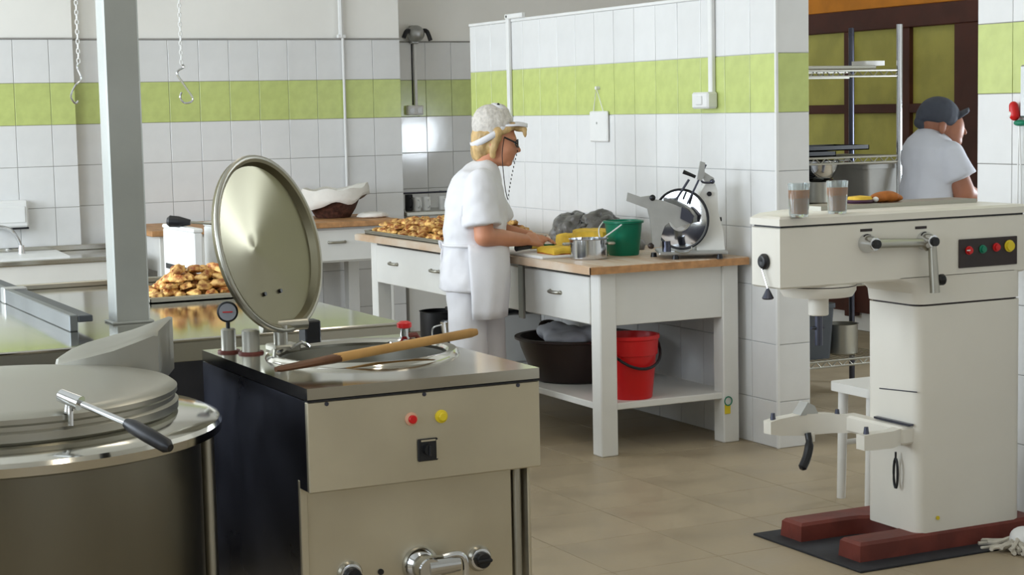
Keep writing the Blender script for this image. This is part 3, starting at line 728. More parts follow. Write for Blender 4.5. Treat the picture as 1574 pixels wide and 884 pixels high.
# slim white bins with the ladle on top
pn = onY(297, 352, 8.0); pf = onX(250, 345, pn.x); x2 = onY(311, 352, 8.0).x
x3 = onY(313, 352, pf.y).x; ztop = pn.z
def bin_(x0, x1, y0, y1, zt, label):
    t = thing('storage_bin', label, 'bin', ((x0+x1)/2, (y0+y1)/2, 0))
    MB().box((x0, y0, 0), (x1, y1, zt-.02), .006).build('body', M_WPLASTIC, t)
    MB().box((x0-.003, y0-.003, zt-.02), (x1+.003, y1+.003, zt), .005).build('lid', M_WPLASTIC, t)
    return t
t = bin_(pn.x, x2, pn.y, pf.y, ztop, 'tall slim white bin with a black slot in its side')
sa = onX(256, 404, pn.x); sb_ = onX(291, 414, pn.x)
MB().box((pn.x-.004, sb_.y, sb_.z-.02), (pn.x+.001, sa.y, sa.z), .001).build('slot', M_BLACK, t)
bin_(x3, x3+.10, pn.y, pf.y, ztop, 'plain tall white bin beside the slotted bin')
la = at(256, 350, depth(V((pn.x, 8.3, ztop)))); zl = ztop+.018
l0 = V((pn.x-.01, 8.28, zl+.012)); zl = ztop+.027; l1 = onY(293, 350, 8.2); l2_ = onY(332, 351, 8.16); l1.z = zl-.008; l2_.z = ztop+.007
ldl = thing('ladle', 'ladle with thick black grip lying across the slim bins', 'ladle', (l1.x, l1.y, ztop))
l0 = onY(257, 347, 8.25); l0.z = zl
MB().tube([l0, l0+(l1-l0)*.12, l0+(l1-l0)*.5, l1], [.016, .028, .026, .013], 14).build('grip', M_BLACK, ldl)
MB().tube([l1, l2_, l2_+V((.06, -.02, 0))], .006, 8).build('shaft', M_STEEL, ldl)
MB().ell(l2_+V((.10, -.03, .014)), (.045, .045, .02)).build('bowl', M_STEEL, ldl)

# ================================================================ sink unit on the left
SZ = .72
s_ = thing('sink_unit', 'long low sink counter along the back wall behind the post', 'sink', (1.8, 11.05, 0))
MB().box((.6, 10.70, SZ-.03), (2.83, 11.385, SZ), .005).build('counter_top', M_STEELT, s_)
MB().box((.6, 10.72, SZ-.17), (2.82, 10.74, SZ-.03), .003).build('apron', M_WPAINT, s_)
MB().box((.64, 10.76, .1), (2.78, 11.36, SZ-.17), .003).build('cupboard', M_STEEL, s_)
for x in (.7, 2.7):
    for y in (10.8, 11.3): MB().cyl((x, y, 0), (x, y, .1), .02, n=10).build('foot', M_BLACK, s_)
MB().box((.6, 11.34, SZ), (2.83, 11.388, SZ+.035), .004).build('upstand', M_STEELT, s_)
pb = onZ(122, 402, SZ)
MB().prism([(1.0, 10.74, SZ), (pb.x+.02, 10.76, SZ), (onZ(76, 384, SZ).x, 11.32, SZ), (1.0, 11.32, SZ)], (0, 0, .012)).build('drainer_board', M_WPLASTIC, s_)
f0 = onY(33, 384, 11.15)
f0.z = SZ+.012
tp = thing('tap', 'chrome swan-neck tap arching over the white drainer board', 'tap', f0)
MB().tube(smoothpath([onY(33, 381, 11.15), onY(28, 368, 11.15), onY(18, 355, 11.15), onY(2, 349, 11.15), onY(-18, 352, 11.15), onY(-30, 370, 11.15)], 6), .011, 10).build('spout', M_CHROME, tp)
MB().cyl(f0, f0+V((0, 0, .05)), .022, .016, 16).build('tap_body', M_CHROME, tp)
a = onY(38, 307, 11.39); b_ = onY(38, 348, 11.39)
dp = thing('wall_dispenser', 'white boxy dispenser on the tiled wall above the tap', 'dispenser', (a.x-.12, 11.34, b_.z))
MB().box((a.x-.26, 11.29, b_.z), (a.x, 11.393, a.z), .012).build('housing', M_WPLASTIC, dp)
MB().box((a.x-.24, 11.282, b_.z+.03), (a.x-.02, 11.292, a.z-.035), .004).build('front_cover', M_WPLASTIC, dp)
MB().box((a.x-.10, 11.30, b_.z-.012), (a.x, 11.38, b_.z)).build('outlet', M_BLACK, dp)

# ================================================================ on the back table
q = onZ(512, 326, TZ); q.y = 11.16
bc = V((onY(512, 320, 11.16).x, 11.16, TZ))
B = thing('bread_basket', 'dark wicker basket draped with a white cloth', 'basket', bc)
MB().lathe([(.10, 0), (.115, .004), (.15, .06), (.175, .12), (.185, .17), (.178, .175), (.165, .15), (.13, .05), (.10, .015), (.001, .012)], bc, n=40).build('bowl', M_WICKER, B)
MB().torus(bc+V((0, 0, .172)), (0, 0, 1), .183, .009, 40, 8).build('rim', M_WICKER, B)
# draped cloth: rings from the inside over the rim, hanging in points
rings = []
for i, (r, z) in enumerate(((.02, .15), (.10, .165), (.17, .185), (.196, .192), (.204, .178), (.207, .155), (.208, .135))):
    ring = []
    for k in range(48):
        an = 2*math.pi*k/48; wv = .5+.5*math.sin(an*4+.8)
        drop = 0 if i < 4 else -(i-3)*(.012*wv+.02*max(0, math.cos(an-3.6))**3); out = 0 if i < 3 else (.035*max(0, math.cos(an+.25))**6)+.02*max(0, math.cos(an-3.3))**4
        ring.append(bc+V((math.cos(an)*(r+out+.006*math.sin(an*9+i)), math.sin(an)*(r+out), z+drop+.03*max(0, math.cos(an+.25))**6+.008*math.sin(an*7+i*1.3)*(i > 1))))
    rings.append(ring)
cl = MB().loft(rings, cap=False).build('cloth', M_TOWEL, B)
sm = cl.modifiers.new('thickness', 'SOLIDIFY'); sm.thickness = .004
c0 = onZ(573, 328, TZ); c0.y = max(10.85, min(c0.y, 11.2))
c0 = V((onY(573, 326, 10.95).x, 10.95, TZ))
mb = MB()
for k in range(3): mb.ell(c0+V((0, 0, .010+.009*k)), (.115-.012*k, .09, .011))
organic(mb, 'folded_cloth', M_TOWEL, None, .006, 3, .004, 30)
tag(bpy.data.objects['folded_cloth'], 'folded white cloth lying beside the wicker basket', 'cloth')

# ================================================================ on the long table
qa = onZ(563, 358, TZ)
tx0, tx1, ty0, ty1 = 3.82, 4.42, 8.42, 9.50
tray('baking_tray', tx0, tx1, ty0, ty1, TZ, 'wide steel tray of pastries on the long white table')
pile(tx0+.05, tx1-.03, ty0+.05, ty1-.04, TZ+.004, .078, 3, 'golden pastry piled on the wide tray behind the woman', 'pastries on the table tray')
# grey bag
mb = MB(); g0 = V((4.42, 7.93, TZ))
mb.ell(g0+V((-.02, .13, .07)), (.11, .15, .09)).ell(g0+V((0, -.09, .075)), (.11, .15, .092)).ell(g0+V((0, -.27, .045)), (.08, .14, .05)).ell(g0+V((0, 0, .03)), (.13, .32, .035)).ell(g0+V((.01, -.4, .022)), (.05, .08, .022))
for p in mb.v: p.z = max(p.z, TZ+.001)
gb_ = tag(organic(mb, 'plastic_bag', M_BAG, None, .010, 3, .06, 15), 'crumpled dark grey plastic bag against the partition', 'bag')
gb_.location.z = TZ
# cutting board with yellow cake pieces
cb = onZ(800, 392, TZ)
tag(MB().box((3.80, 7.285, TZ), (4.095, 7.92, TZ+.014), .004).build('cutting_board', M_PAPER), 'pale thin cutting board under the woman\'s hands', 'cutting board')
def slab(name, pts, z0, z1, label, mtop=M_CORN):
    c_ = V((sum(p[0] for p in pts)/len(pts), sum(p[1] for p in pts)/len(pts), z0))
    t = thing(name, label, 'cake', c_)
    MB().prism([(x, y, z0) for x, y in pts], (0, 0, .006)).build('crust', M_CRUST, t)
    mb = MB(); n = 28
    # rounded sponge
    def ringat(s, z): return [V((c_.x+(x-c_.x)*s, c_.y+(y-c_.y)*s, z+.006*noise.noise(V((x*20, y*20, z*9))))) for x, y in dense(pts, 6)]
    mb.loft([ringat(1, z0+.006), ringat(1.02, z0+(z1-z0)*.55), ringat(.96, z1-.006), ringat(.8, z1), ringat(.4, z1+.004)])
    mb.build('sponge', mtop, t)
def dense(p, k):
    return [(p[i][0]+(p[(i+1) % len(p)][0]-p[i][0])*j/k, p[i][1]+(p[(i+1) % len(p)][1]-p[i][1])*j/k) for i in range(len(p)) for j in range(k)]
ZB_ = TZ+.014
slab('cake_slice', [(3.87, 7.295), (3.985, 7.295), (3.985, 7.455), (3.87, 7.465)], ZB_, ZB_+.032, 'yellow cake piece under the woman\'s fingers')
def oval(cx, cy, a, b, n=14): return [(cx+a*math.cos(2*math.pi*k/n), cy+b*math.sin(2*math.pi*k/n)) for k in range(n)]
slab('cake_slice', oval(4.19, 7.50, .085, .14), TZ, TZ+.108, 'large domed yellow cake in front of the grey bag')
slab('cake_slice', oval(4.20, 7.75, .065, .085), TZ, TZ+.075, 'smaller yellow cake piece between domed cake and bag')
# saucepan
pc = onZ(908, 399, TZ); pc = V((3.99, 7.03, TZ)); 
pc = onZ(908, 400, TZ)+V((.03, .07, 0))
SP = thing('saucepan', 'shiny steel saucepan on the table corner', 'saucepan', pc)
pr = .088
MB().lathe([(pr-.006, 0), (pr, .006), (pr, .09), (pr+.005, .094), (pr-.001, .094), (pr-.004, .01), (.001, .008)], pc, n=44).build('pot', M_CHROME, SP)
for s in (-1, 1):
    d = (RT*s); d.z = 0; d.normalize(); e = V((-d.y, d.x, 0))
    b0 = pc+d*pr+V((0, 0, .07))
    MB().tube(smoothpath([b0-e*.028, b0-e*.024+d*.026, b0+e*.024+d*.026, b0+e*.028], 5), .0055, 8).build('handle', M_STEEL, SP)
# green bucket
gb = onZ(962, 394, TZ)+V((.03, .07, 0))
G = thing('bucket', 'small green plastic bucket between saucepan and slicer', 'bucket', gb)
def squircle(c, a, z, k=.72, n=32):
    out = []
    for i in range(n):
        t = 2*math.pi*i/n; cx, sx = math.cos(t), math.sin(t)
        out.append(V((c.x+a*math.copysign(abs(cx)**k, cx), c.y+a*math.copysign(abs(sx)**k, sx), z)))
    return out
MB().loft([squircle(gb, .062, TZ), squircle(gb, .066, TZ+.006), squircle(gb, .080, TZ+.150), squircle(gb, .088, TZ+.152), squircle(gb, .088, TZ+.162), squircle(gb, .079, TZ+.163), squircle(gb, .060, TZ+.012), squircle(gb, .02, TZ+.010)]).build('pail', M_GREENP, G)
e1 = gb+V((-.085, -.02, .155)); 
MB().tube(smoothpath([gb+V((-.075, .06, .155)), gb+V((-.115, .03, .125)), gb+V((-.128, -.01, .085)), gb+V((-.11, -.05, .105)), gb+V((-.06, -.088, .15))], 6), .0035, 8).build('bail', M_WPLASTIC, G)
# slicer
sr = onZ(1106, 384, TZ); slp = onZ(1040, 386, TZ)
ds = 8.12
def Q(x, y, dd=0.): return at(x, y+6, ds+dd)
FH = V((FW.x, FW.y, 0)).normalized()
S_ = thing('meat_slicer', 'white and aluminium meat slicer with round blade on table end', 'slicer', V((*Q(1060, 384).xy, TZ)))
zfoot = TZ
def pxprism(pts, d0, th, name, m, parent):
    return MB().prism([Q(x, y, d0) for x, y in pts], FH*th).build(name, m, parent)
base = MB()
b0, b1 = Q(992, 380, .02), Q(1112, 376, .02)
rx = V((RT.x, RT.y, 0)).normalized()
for (px, dd) in ((1038, -.02), (1106, -.02), (1005, .14), (1100, .2)):
    q = Q(px, 386, dd); q.z = TZ
    MB().cyl(q, q+V((0, 0, .02)), .015, .012, 14).build('foot', M_BLACK, S_)
c_ = Q(1062, 378, .09); c_.z = TZ+.027
MB().obox(c_, rx, FH, V((0, 0, 1)), .155, .125, .008, .004).build('base', M_ALU, S_)
pxprism([(1072, 380), (1114, 378), (1112, 350), (1104, 320), (1103, 288), (1099, 276), (1085, 276), (1076, 292), (1066, 320), (1064, 345)], .03, .10, 'motor_housing', M_WPAINT, S_)
q = Q(1090, 292, .028); MB().cyl(q, q-FH*.01, .011, n=16).build('knob', M_BLACK, S_)
q = Q(1086, 325, .028); MB().cyl(q, q-FH*.004, .009, n=16).build('emblem', M_ALU, S_)
q = Q(1105, 331, .04); MB().cyl(q, q+rx*.012, .01, n=12).build('switch', M_BLACK, S_)
# blade and its ring guard
bcn = Q(1046, 331, .035); ba = (-FH*.55-rx*.83).normalized()
ba = (-FH*.86-rx*.5).normalized()
MB().lathe([(.001, .006), (.10, .004), (.128, 0), (.10, -.004), (.001, -.006)], bcn, ba, 48).build('blade', M_CHROME, S_)
MB().torus(bcn-ba*.004, ba, .135, .006, 48, 8).build('blade_guard', M_BLACK, S_)
MB().lathe([(.001, .01), (.05, .009), (.055, .004), (.055, -.002)], bcn+ba*.004, ba, 32).build('blade_cover', M_WPAINT, S_)
# carriage: tilted plate on a leg
pxprism([(963, 303), (965, 290), (985, 297), (999, 295), (1004, 300), (1020, 303), (1040, 310), (1056, 318), (1064, 326), (1062, 338), (1050, 340), (1040, 345), (1030, 335), (1022, 341), (1017, 355), (1014, 374), (1003, 374), (1002, 352), (999, 330), (995, 315)], -.04, .028, 'carriage', M_ALU, S_)
pxprism([(1048, 312), (1056, 316), (1067, 326), (1062, 338), (1046, 330)], -.06, .02, 'thumb_guard', M_STEELD, S_)
q = Q(1003, 298, -.045); MB().ell(q, (.014, .014, .014)).build('carriage_knob', M_BLACK, S_)
q = Q(1001, 372, -.03); q.z = max(q.z, TZ+.03); MB().ell(q, (.016, .016, .014)).build('slide_knob', M_BASIN, S_)
MB().cyl(Q(1025, 382, -.01), Q(1024, 365, -.01), .02, n=20).build('thickness_dial', M_STEELD, S_)
# pusher arm
MB().tube([Q(1056, 308, -.01), Q(1072, 275, -.01), Q(1085, 247, -.01)], .005, 8).tube([Q(1040, 300, -.01), Q(1059, 270, -.01)], .006, 8).build('pusher_rod', M_STEELD, S_)
pxprism([(1072, 270), (1077, 242), (1084, 244), (1083, 262), (1079, 272)], -.02, .03, 'pusher_plate', M_ALU, S_)
MB().tube([Q(1050, 258, -.02), Q(1060, 262, -.02), Q(1069, 266, -.02)], [.010, .0085, .0075], 10).build('pusher_handle', M_BLACK, S_)
MB().tube(smoothpath([Q(1077, 268, -.01), Q(1080, 274, -.01), Q(1090, 275, -.01), Q(1096, 274, -.01)], 4), .005, 8).ell(Q(1095, 273, -.01), (.011, .011, .011)).build('side_handle', M_STEELD, S_)
pxprism([(1078, 262), (1082, 258), (1098, 268), (1097, 276), (1084, 273)], .0, .03, 'arm_bracket', M_ALU, S_)
MB().tube(smoothpath([Q(1037, 380, -.05), Q(1050, 384, -.05), Q(1062, 379, -.05), Q(1063, 373, -.05)], 4), .0025, 6).build('wire_hook', M_STEEL, S_)

# ================================================================ under the long table
rb = V((4.085, 6.975, .235))
RB = thing('bucket', 'red plastic bucket with black handle on the lower shelf', 'bucket', rb)
r0, r1, hb_ = .092, .122, .29
MB().lathe([(r0, 0), (r0+.004, .006), (r1-.006, hb_-.09), (r1, hb_-.088), (r1+.004, hb_-.02), (r1+.010, hb_-.016), (r1+.010, hb_), (r1, hb_), (r0, .02), (.001, .012)], rb, n=44).build('pail', M_RED, RB)
pts = []
for k in range(17):
    t = math.pi*k/16; pts.append(rb+V((math.cos(t)*(r1+.014), -math.sin(t)*(r1+.02)*.9, hb_-.03-.115*math.sin(t))))
MB().tube(pts, .007, 8).build('bail', M_BLACK, RB)
bb = V((4.16, 7.62, .235))
BS = thing('basin', 'big dark brown plastic basin on the lower shelf', 'basin', bb)
MB().lathe([(.20, 0), (.215, .008), (.275, .16), (.285, .20), (.305, .205), (.305, .215), (.278, .215), (.262, .15), (.20, .02), (.001, .015)], bb, n=56).build('bowl', M_BASIN, BS)
for s in (-1, 1):
    e = bb+V((0, s*.295, .215))
    MB().tube(smoothpath([e+V((-.05, 0, 0)), e+V((-.03, s*.01, .03)), e+V((.03, s*.01, .03)), e+V((.05, 0, 0))], 4), .011, 8).build('handle', M_BASIN, BS)
c_ = onX(795, 512, 4.2)
mb = MB().ell(bb+V((.0, .03, .20)), (.16, .17, .05)).ell(bb+V((-.06, .14, .225)), (.08, .08, .05)).ell(bb+V((.08, -.08, .21)), (.09, .09, .05))
tag(organic(mb, 'cloth', M_CLOTHG, None, .012, 3, .03, 9), 'grey crumpled cloth heaped in the brown basin', 'cloth')
# white appliance and pots at the table's far half
ap = onX(684, 505, 4.0)
AY = 8.42
A = thing('kitchen_appliance', 'white boxy appliance with black top on the lower shelf', 'appliance', (4.1, AY, .235))
MB().box((3.93, AY-.17, .235), (4.30, AY+.16, .50), .012).build('body', M_WPLASTIC, A)
MB().box((3.90, AY-.19, .50), (4.33, AY+.18, .518), .004).build('platform', M_BLACK, A)
q = onX(691, 517, 3.93)
MB().cyl((3.93, q.y, .33), (3.915, q.y, .33), .016, n=16).build('knob', M_BLACK, A)
kp = V((4.02, 8.93, .235))
t = thing('stock_pot', 'tall black stock pot on the lower shelf under the pastry tray', 'pot', kp)
MB().lathe([(.105, 0), (.11, .01), (.11, .22), (.115, .224), (.107, .224), (.104, .012), (.001, .01)], kp, n=36).build('pot', M_BLACK, t)
for s in (-1, 1): MB().tube(smoothpath([kp+V((-.03, s*.108, .18)), kp+V((-.025, s*.14, .18)), kp+V((.025, s*.14, .18)), kp+V((.03, s*.108, .18))], 4), .006, 8).build('handle', M_BLACK, t)
gp = V((3.98, 8.70, .235))
t = thing('steel_jug', 'slim steel jug beside the black stock pot', 'jug', gp)
MB().lathe([(.05, 0), (.055, .01), (.05, .12), (.06, .19), (.056, .19), (.046, .12), (.05, .012), (.001, .01)], gp, n=30).build('jug', M_CHROME, t)
MB().tube(smoothpath([gp+V((-.04, .03, .17)), gp+V((-.085, .05, .15)), gp+V((-.08, .05, .07)), gp+V((-.045, .03, .05))], 5), .005, 8).build('handle', M_CHROME, t)
# yellow tag hanging on the table leg
q = onY(1118, 628, 6.843)
t = thing('hanging_tag', 'yellow tag tied with string to the table leg', 'tag', q)
MB().box(q+V((-.016, -.004, -.025)), q+V((.016, 0, .018)), .002).build('tag', M_YELLOW, t)
MB().torus(q+V((.002, -.006, .035)), (0, 1, 0), .02, .003, 16, 6).build('string', M_GREENP, t)

# ================================================================ planetary mixer
MY = 4.775
def rrect(x0, x1, y0, y1, z, r, n=5):
    out = []
    for cx, cy, a0 in ((x1-r, y1-r, 0), (x0+r, y1-r, 90), (x0+r, y0+r, 180), (x1-r, y0+r, 270)):
        for k in range(n+1):
            a = math.radians(a0+90*k/n); out.append(V((cx+r*math.cos(a), cy+r*math.sin(a), z)))
    return out
MX = thing('dough_mixer', 'cream enamel floor mixer on a rust-red iron foot', 'mixer', (4.1, 4.95, 0))
ft = MB()
def ushape(z, g):
    x0, x1, x2 = 3.672+g, 3.97, 4.47-g; ya, yb, yc, yd = 4.765+g, 4.885-g, 5.10+g, 5.225-g
    pts = [(x0, ya), (x2, ya), (x2, yd), (x0, yd), (x0, yc), (x1-.08, yc)]
    ym = (yb+yc)/2; rr = (yc-yb)/2
    pts += [(x1-.08+rr*math.sin(math.radians(a)), ym+rr*math.cos(math.radians(a))) for a in range(20, 180, 20)]
    pts += [(x1-.08, yb), (x0, yb)]
    return [V((x, y, z)) for x, y in pts]
Z0 = .008
ft.loft([ushape(Z0, 0), ushape(.062, .004), ushape(.072, .014)])
ft.build('foot', M_REDIRON, MX)
MB().loft([rrect(3.925, 4.39, MY+.002, 5.06, z, .035) for z in (.07, .855)]).build('column', M_CREAM, MX)
MB().loft([rrect(3.93, 4.386, MY+.006, 5.055, z, .045) for z in (.853, .864)]).build('seam', M_PANEL, MX)
neck = MB().loft([rrect(3.92, 4.392, MY, 5.065, .862, .045), rrect(3.915, 4.392, MY, 5.066, .90, .045), rrect(3.88, 4.392, MY, 5.07, .935, .045), rrect(3.80, 4.392, MY, 5.07, .958, .045)])
neck.build('neck', M_CREAM, MX)
hp = [(3.36, MY), (4.395, MY), (4.395, 5.12), (3.60, 5.12), (3.44, 5.02), (3.36, 4.935)]
def hring(z, g):
    cx, cy = 3.95, 4.93
    return [V((x+(g if x < cx else -g), y+(g if y < cy else -g), z)) for x, y in hp]
hd = MB().loft([hring(.950, .006), hring(.956, 0), hring(1.146, 0), hring(1.149, .004)]).build('head', M_CREAM, MX)
MB().loft([hring(1.149, .006), hring(1.156, .006)]).build('lid_seam', M_BLACK, MX)
lidm = MB().loft([hring(1.156, -.004), hring(1.178, -.004), hring(1.186, .006)]).build('head_lid', M_CREAM, MX)
LZ = 1.186
hc = onY(1257, 458, 4.90)
pl = MB().lathe([(.11, .955), (.128, .95), (.128, .925), (.116, .906), (.06, .905), (.001, .905)], (hc.x, hc.y, 0), n=44).build('planetary_hub', M_CREAM, MX)
MB().lathe([(.1285, .9405), (.129, .942), (.1285, .9435)], (hc.x, hc.y, 0), n=44, cap=False).build('hub_seam', M_PANEL, pl)
ac = V((hc.x-.012, hc.y-.02, 0))
MB().lathe([(.034, .91), (.034, .845), (.031, .842), (.001, .842)], ac, n=28).build('tool_shaft', M_CREAM, pl)
MB().cyl(ac+V((0, 0, .845)), ac+V((0, 0, .74)), .014, n=14).cyl(ac+V((-.03, 0, .80)), ac+V((.02, 0, .80)), .006, n=8).build('bayonet_pin', M_STEELD, pl)
# nose knob and little bell of a chain
q = onX(1176, 402, 3.358)
MB().lathe([(.026, 0), (.026, -.008), (.02, -.016), (.012, -.018), (.001, -.014)], q, (1, 0, 0), 28).build('nose_knob', M_BLACK, hd)
q2 = onX(1185, 457, 3.36)
MB().tube([q+V((-.012, 0, -.024)), q2+V((-.012, 0, .03))], .003, 6).build('nose_chain', M_CHROME, hd)
MB().lathe([(.004, .02), (.02, -.012), (.016, -.016), (.001, -.016)], q2+V((-.012, 0, .01)), n=14).build('chain_cone', M_STEELD, hd)
# speed levers
q1 = onY(1331, 374, MY); q3 = onY(1420, 370, MY)
def boss(q):
    b = MB().lathe([(.032, 0), (.032, -.012), (.028, -.024), (.022, -.05), (.016, -.052), (.001, -.052)], q, (0, 1, 0), 28).build('lever_boss', M_CHROME, hd)
    MB().lathe([(.016, -.05), (.015, -.064), (.001, -.066)], q, (0, 1, 0), 18).build('boss_cap', M_BLACK, b)
    return b
ba_ = boss(q1); bb_ = boss(q3)
e = V((0, -.035, 0))
MB().tube([q1+e+V((.02, 0, 0)), q3+e+V((-.03, .01, -.004)), q3+e+V((-.005, .012, -.03))], [.017, .015, .006], 12).build('lever_arm', M_STEEL, ba_)
q4 = onY(1437, 450, MY-.05)
MB().tube([q3+V((.002, -.04, -.01)), q4], [.014, .017], 12).build('lever_arm', M_STEEL, bb_)
q5 = onY(1447, 430, MY-.045)
MB().lathe([(.015, -.012), (.019, -.006), (.019, .008), (.012, .014)], q5, (1, -.2, 0), 8).build('lever_knob', M_BLACK, bb_)
for (px, py) in ((1332, 354), (1416, 350)):
    q = onY(px, py, MY); MB().box(q+V((-.026, -.002, -.004)), q+V((.022, 0, .005))).build('name_plate', M_PANEL, hd)
a = onY(1473, 366, MY); b = onY(1562, 404, MY)
cp = MB().box((a.x, MY-.006, b.z-.004), (b.x, MY, a.z-.005), .002).build('control_panel', M_PANEL, hd)
for (px, py, r, m, nm) in ((1489, 385, .012, M_RED, 'red_button'), (1510, 383, .012, M_GREENP, 'green_button'), (1531, 380, .012, M_RED, 'red_button'), (1551, 378, .018, M_YELLOW, 'yellow_dial')):
    q = onY(px, py, MY-.006)
    MB().lathe([(r+.003, 0), (r+.003, -.004), (r, -.005), (r*.9, -.012), (.001, -.013)], q, (0, 1, 0), 20).build(nm, m, cp)
MB().box(onY(1489, 385, MY-.019)+V((-.008, 0, -.002)), onY(1489, 385, MY-.020)+V((.008, 0, .002))).build('button_mark', M_WPLASTIC, cp)
# bowl yoke
yk = MB()
zc = .41
yk.loft([[V((x, y+s*.022, z)) for s, z in ((-1, zc-hh*.5), (1, zc-hh*.5), (1, zc+hh*.5), (-1, zc+hh*.5))] for x, y, hh in ((3.60, 5.20, .045), (3.64, 5.20, .06), (3.74, 5.195, .078), (3.84, 5.165, .07), (3.90, 5.10, .06))])
yk.loft([[V((x, y+s*.022, z)) for s, z in ((-1, zc-hh*.5), (1, zc-hh*.5), (1, zc+hh*.5), (-1, zc+hh*.5))] for x, y, hh in ((3.70, 4.80, .05), (3.74, 4.80, .056), (3.82, 4.80, .058), (3.90, 4.84, .055))])
yk.box((3.875, 4.80, zc-.03), (3.935, 5.14, zc+.032), .008)
y_ = yk.build('bowl_yoke', M_CREAM, MX)
for (x, y) in ((3.625, 5.20), (3.86, 5.14), (3.725, 4.80)):
    MB().cyl((x, y, zc+.02), (x, y, zc+.05), .011, .007, 12).build('bowl_pin', M_STEELD, y_)
MB().prism([(3.72, 5.17, zc+.035), (3.80, 5.17, zc+.035), (3.785, 5.17, zc+.065), (3.755, 5.17, zc+.08)], (0, .05, 0)).build('clamp', M_ALU, y_)
MB().tube(smoothpath([(3.75, 5.165, zc-.03), (3.745, 5.15, zc-.07), (3.725, 5.14, zc-.115), (3.70, 5.135, zc-.15)], 4), [.012]*4+[.016]*8+[.008], 10).build('clamp_lever', M_BLACK, y_)
MB().cyl((3.765, 5.16, zc-.06), (3.765, 5.16, zc-.03), .01, n=12).build('lever_nut', M_CREAM, y_)
MB().box((3.905, 4.795, zc+.035), (3.922, 4.99, zc+.042)).build('slide_edge', M_STEELD, y_)
q = onX(1381, 727, 3.915)
MB().tube([q+V((-.012, .006*math.cos(t)*1.8, .052*math.sin(t))) for t in [2*math.pi*k/14 for k in range(14)]], .0045, 8, True).tube([q+V((-.012, 0, .05)), q+V((-.012, 0, .075))], .004, 6).build('pull_ring', M_BLACK, MX)
for (a_, b_2) in (((1352, 597), (1409, 603)),):
    u_, v_ = onX(*a_, 3.924), onX(*b_2, 3.924)
    MB().tube([u_, v_], .0022, 6).build('slide_mark', M_STEELD, MX)
q = onY(1441, 796, MY); MB().cyl(q, q+V((0, -.004, 0)), .007, n=10).build('drain_screw', M_YELLOW, MX)
tag(MB().box((3.605, 4.675, 0), (4.56, 5.30, .008), .002).build('rubber_mat', M_RUBBER), 'black rubber mat under the mixer foot', 'mat')
# things standing on the mixer
def tumbler(px, py, label):
    p = onZ(px, py, LZ)
    p.y = min(p.y, 5.07); p = V((onY(px, py-10, p.y).x, p.y, LZ))
    t = thing('drinking_glass', label, 'glass', p)
    r, h = .036, .108
    MB().lathe([(r*.82, 0), (r*.86, .004), (r, h), (r-.003, h), (r*.80, .008), (.001, .007)], p, n=32).build('glass', M_GLASS, t)
    MB().lathe([(r*.76, .010), (r*.915, h*.80), (.001, h*.80)], p, n=28).build('drink', M_GLASSB, t)
tumbler(1228, 333, 'amber drink glass at the tip of the mixer head')
tumbler(1287, 328, 'amber drink glass beside the pastry board on the mixer')
mp = MB().prism([(3.66, 4.96, LZ), (4.34, 4.96, LZ), (4.34, 5.10, LZ), (3.66, 5.10, LZ)], (0, 0, .014))
bd = tag(mp.build('serving_board', M_STEEL), 'grey serving board lying on top of the mixer', 'board')
bz = LZ+.014
ps = onY(1362, 310, 5.03)
t = thing('glazed_bun', 'shiny orange-brown filled bun on the serving board', 'bun', (ps.x, 5.03, bz))
mb = MB().ell((ps.x, 5.03, bz+.018), (.058, .035, .020)).ell((ps.x-.03, 5.03, bz+.014), (.035, .035, .016)).ell((ps.x+.045, 5.03, bz+.012), (.025, .025, .013))
organic(mb, 'crust', M_CRUST, t, .005, 4, .006, 25)
MB().ell((ps.x-.055, 5.02, bz+.012), (.010, .016, .010)).build('filling', M_WPLASTIC, t)
ps = onY(1318, 302, 5.05)
t = thing('food_slice', 'flat slice with a dark purple edge on the serving board', 'slice', (ps.x, 5.06, bz))
MB().lathe([(.001, 0), (.045, 0), (.05, .006), (.045, .012), (.001, .012)], (ps.x+.01, 5.05, bz), n=20).build('base', mat('plum_filling', S(70, 40, 62), .5), t)
MB().lathe([(.001, .012), (.044, .012), (.04, .022), (.001, .026)], (ps.x+.01, 5.05, bz), n=20).build('topping', M_CORN, t)
# mop strands by the mixer
q = onZ(1560, 848, 0)
mpo = MB()
for k in range(22):
    a0 = V((q.x+random.uniform(-.01, .06), q.y+random.uniform(-.03, .05), .012+random.uniform(0, .04)))
    an = random.uniform(2.2, 4.6); pts = [a0]
    for j in range(4): pts.append(pts[-1]+V((math.cos(an)*.025, math.sin(an)*.025, 0))+V((random.uniform(-.01, .01), random.uniform(-.01, .01), -pts[-1].z*.25+.002)))
    mpo.tube(smoothpath([V((p.x, p.y, max(p.z, .008))) for p in pts], 3), .0075, 6)
t = thing('floor_mop', 'off-white string mop head lying on the floor by the mixer', 'mop', (q.x+.05, q.y, 0))
o = mpo.build('strands', M_MOP, t); o['kind'] = 'stuff'
MB().ell((q.x+.05, q.y+.01, .04), (.05, .05, .04)).tube([(q.x+.05, q.y+.01, .05), (q.x+.42, q.y-.45, .9)], .012, 10).build('handle', M_WPLASTIC, t)
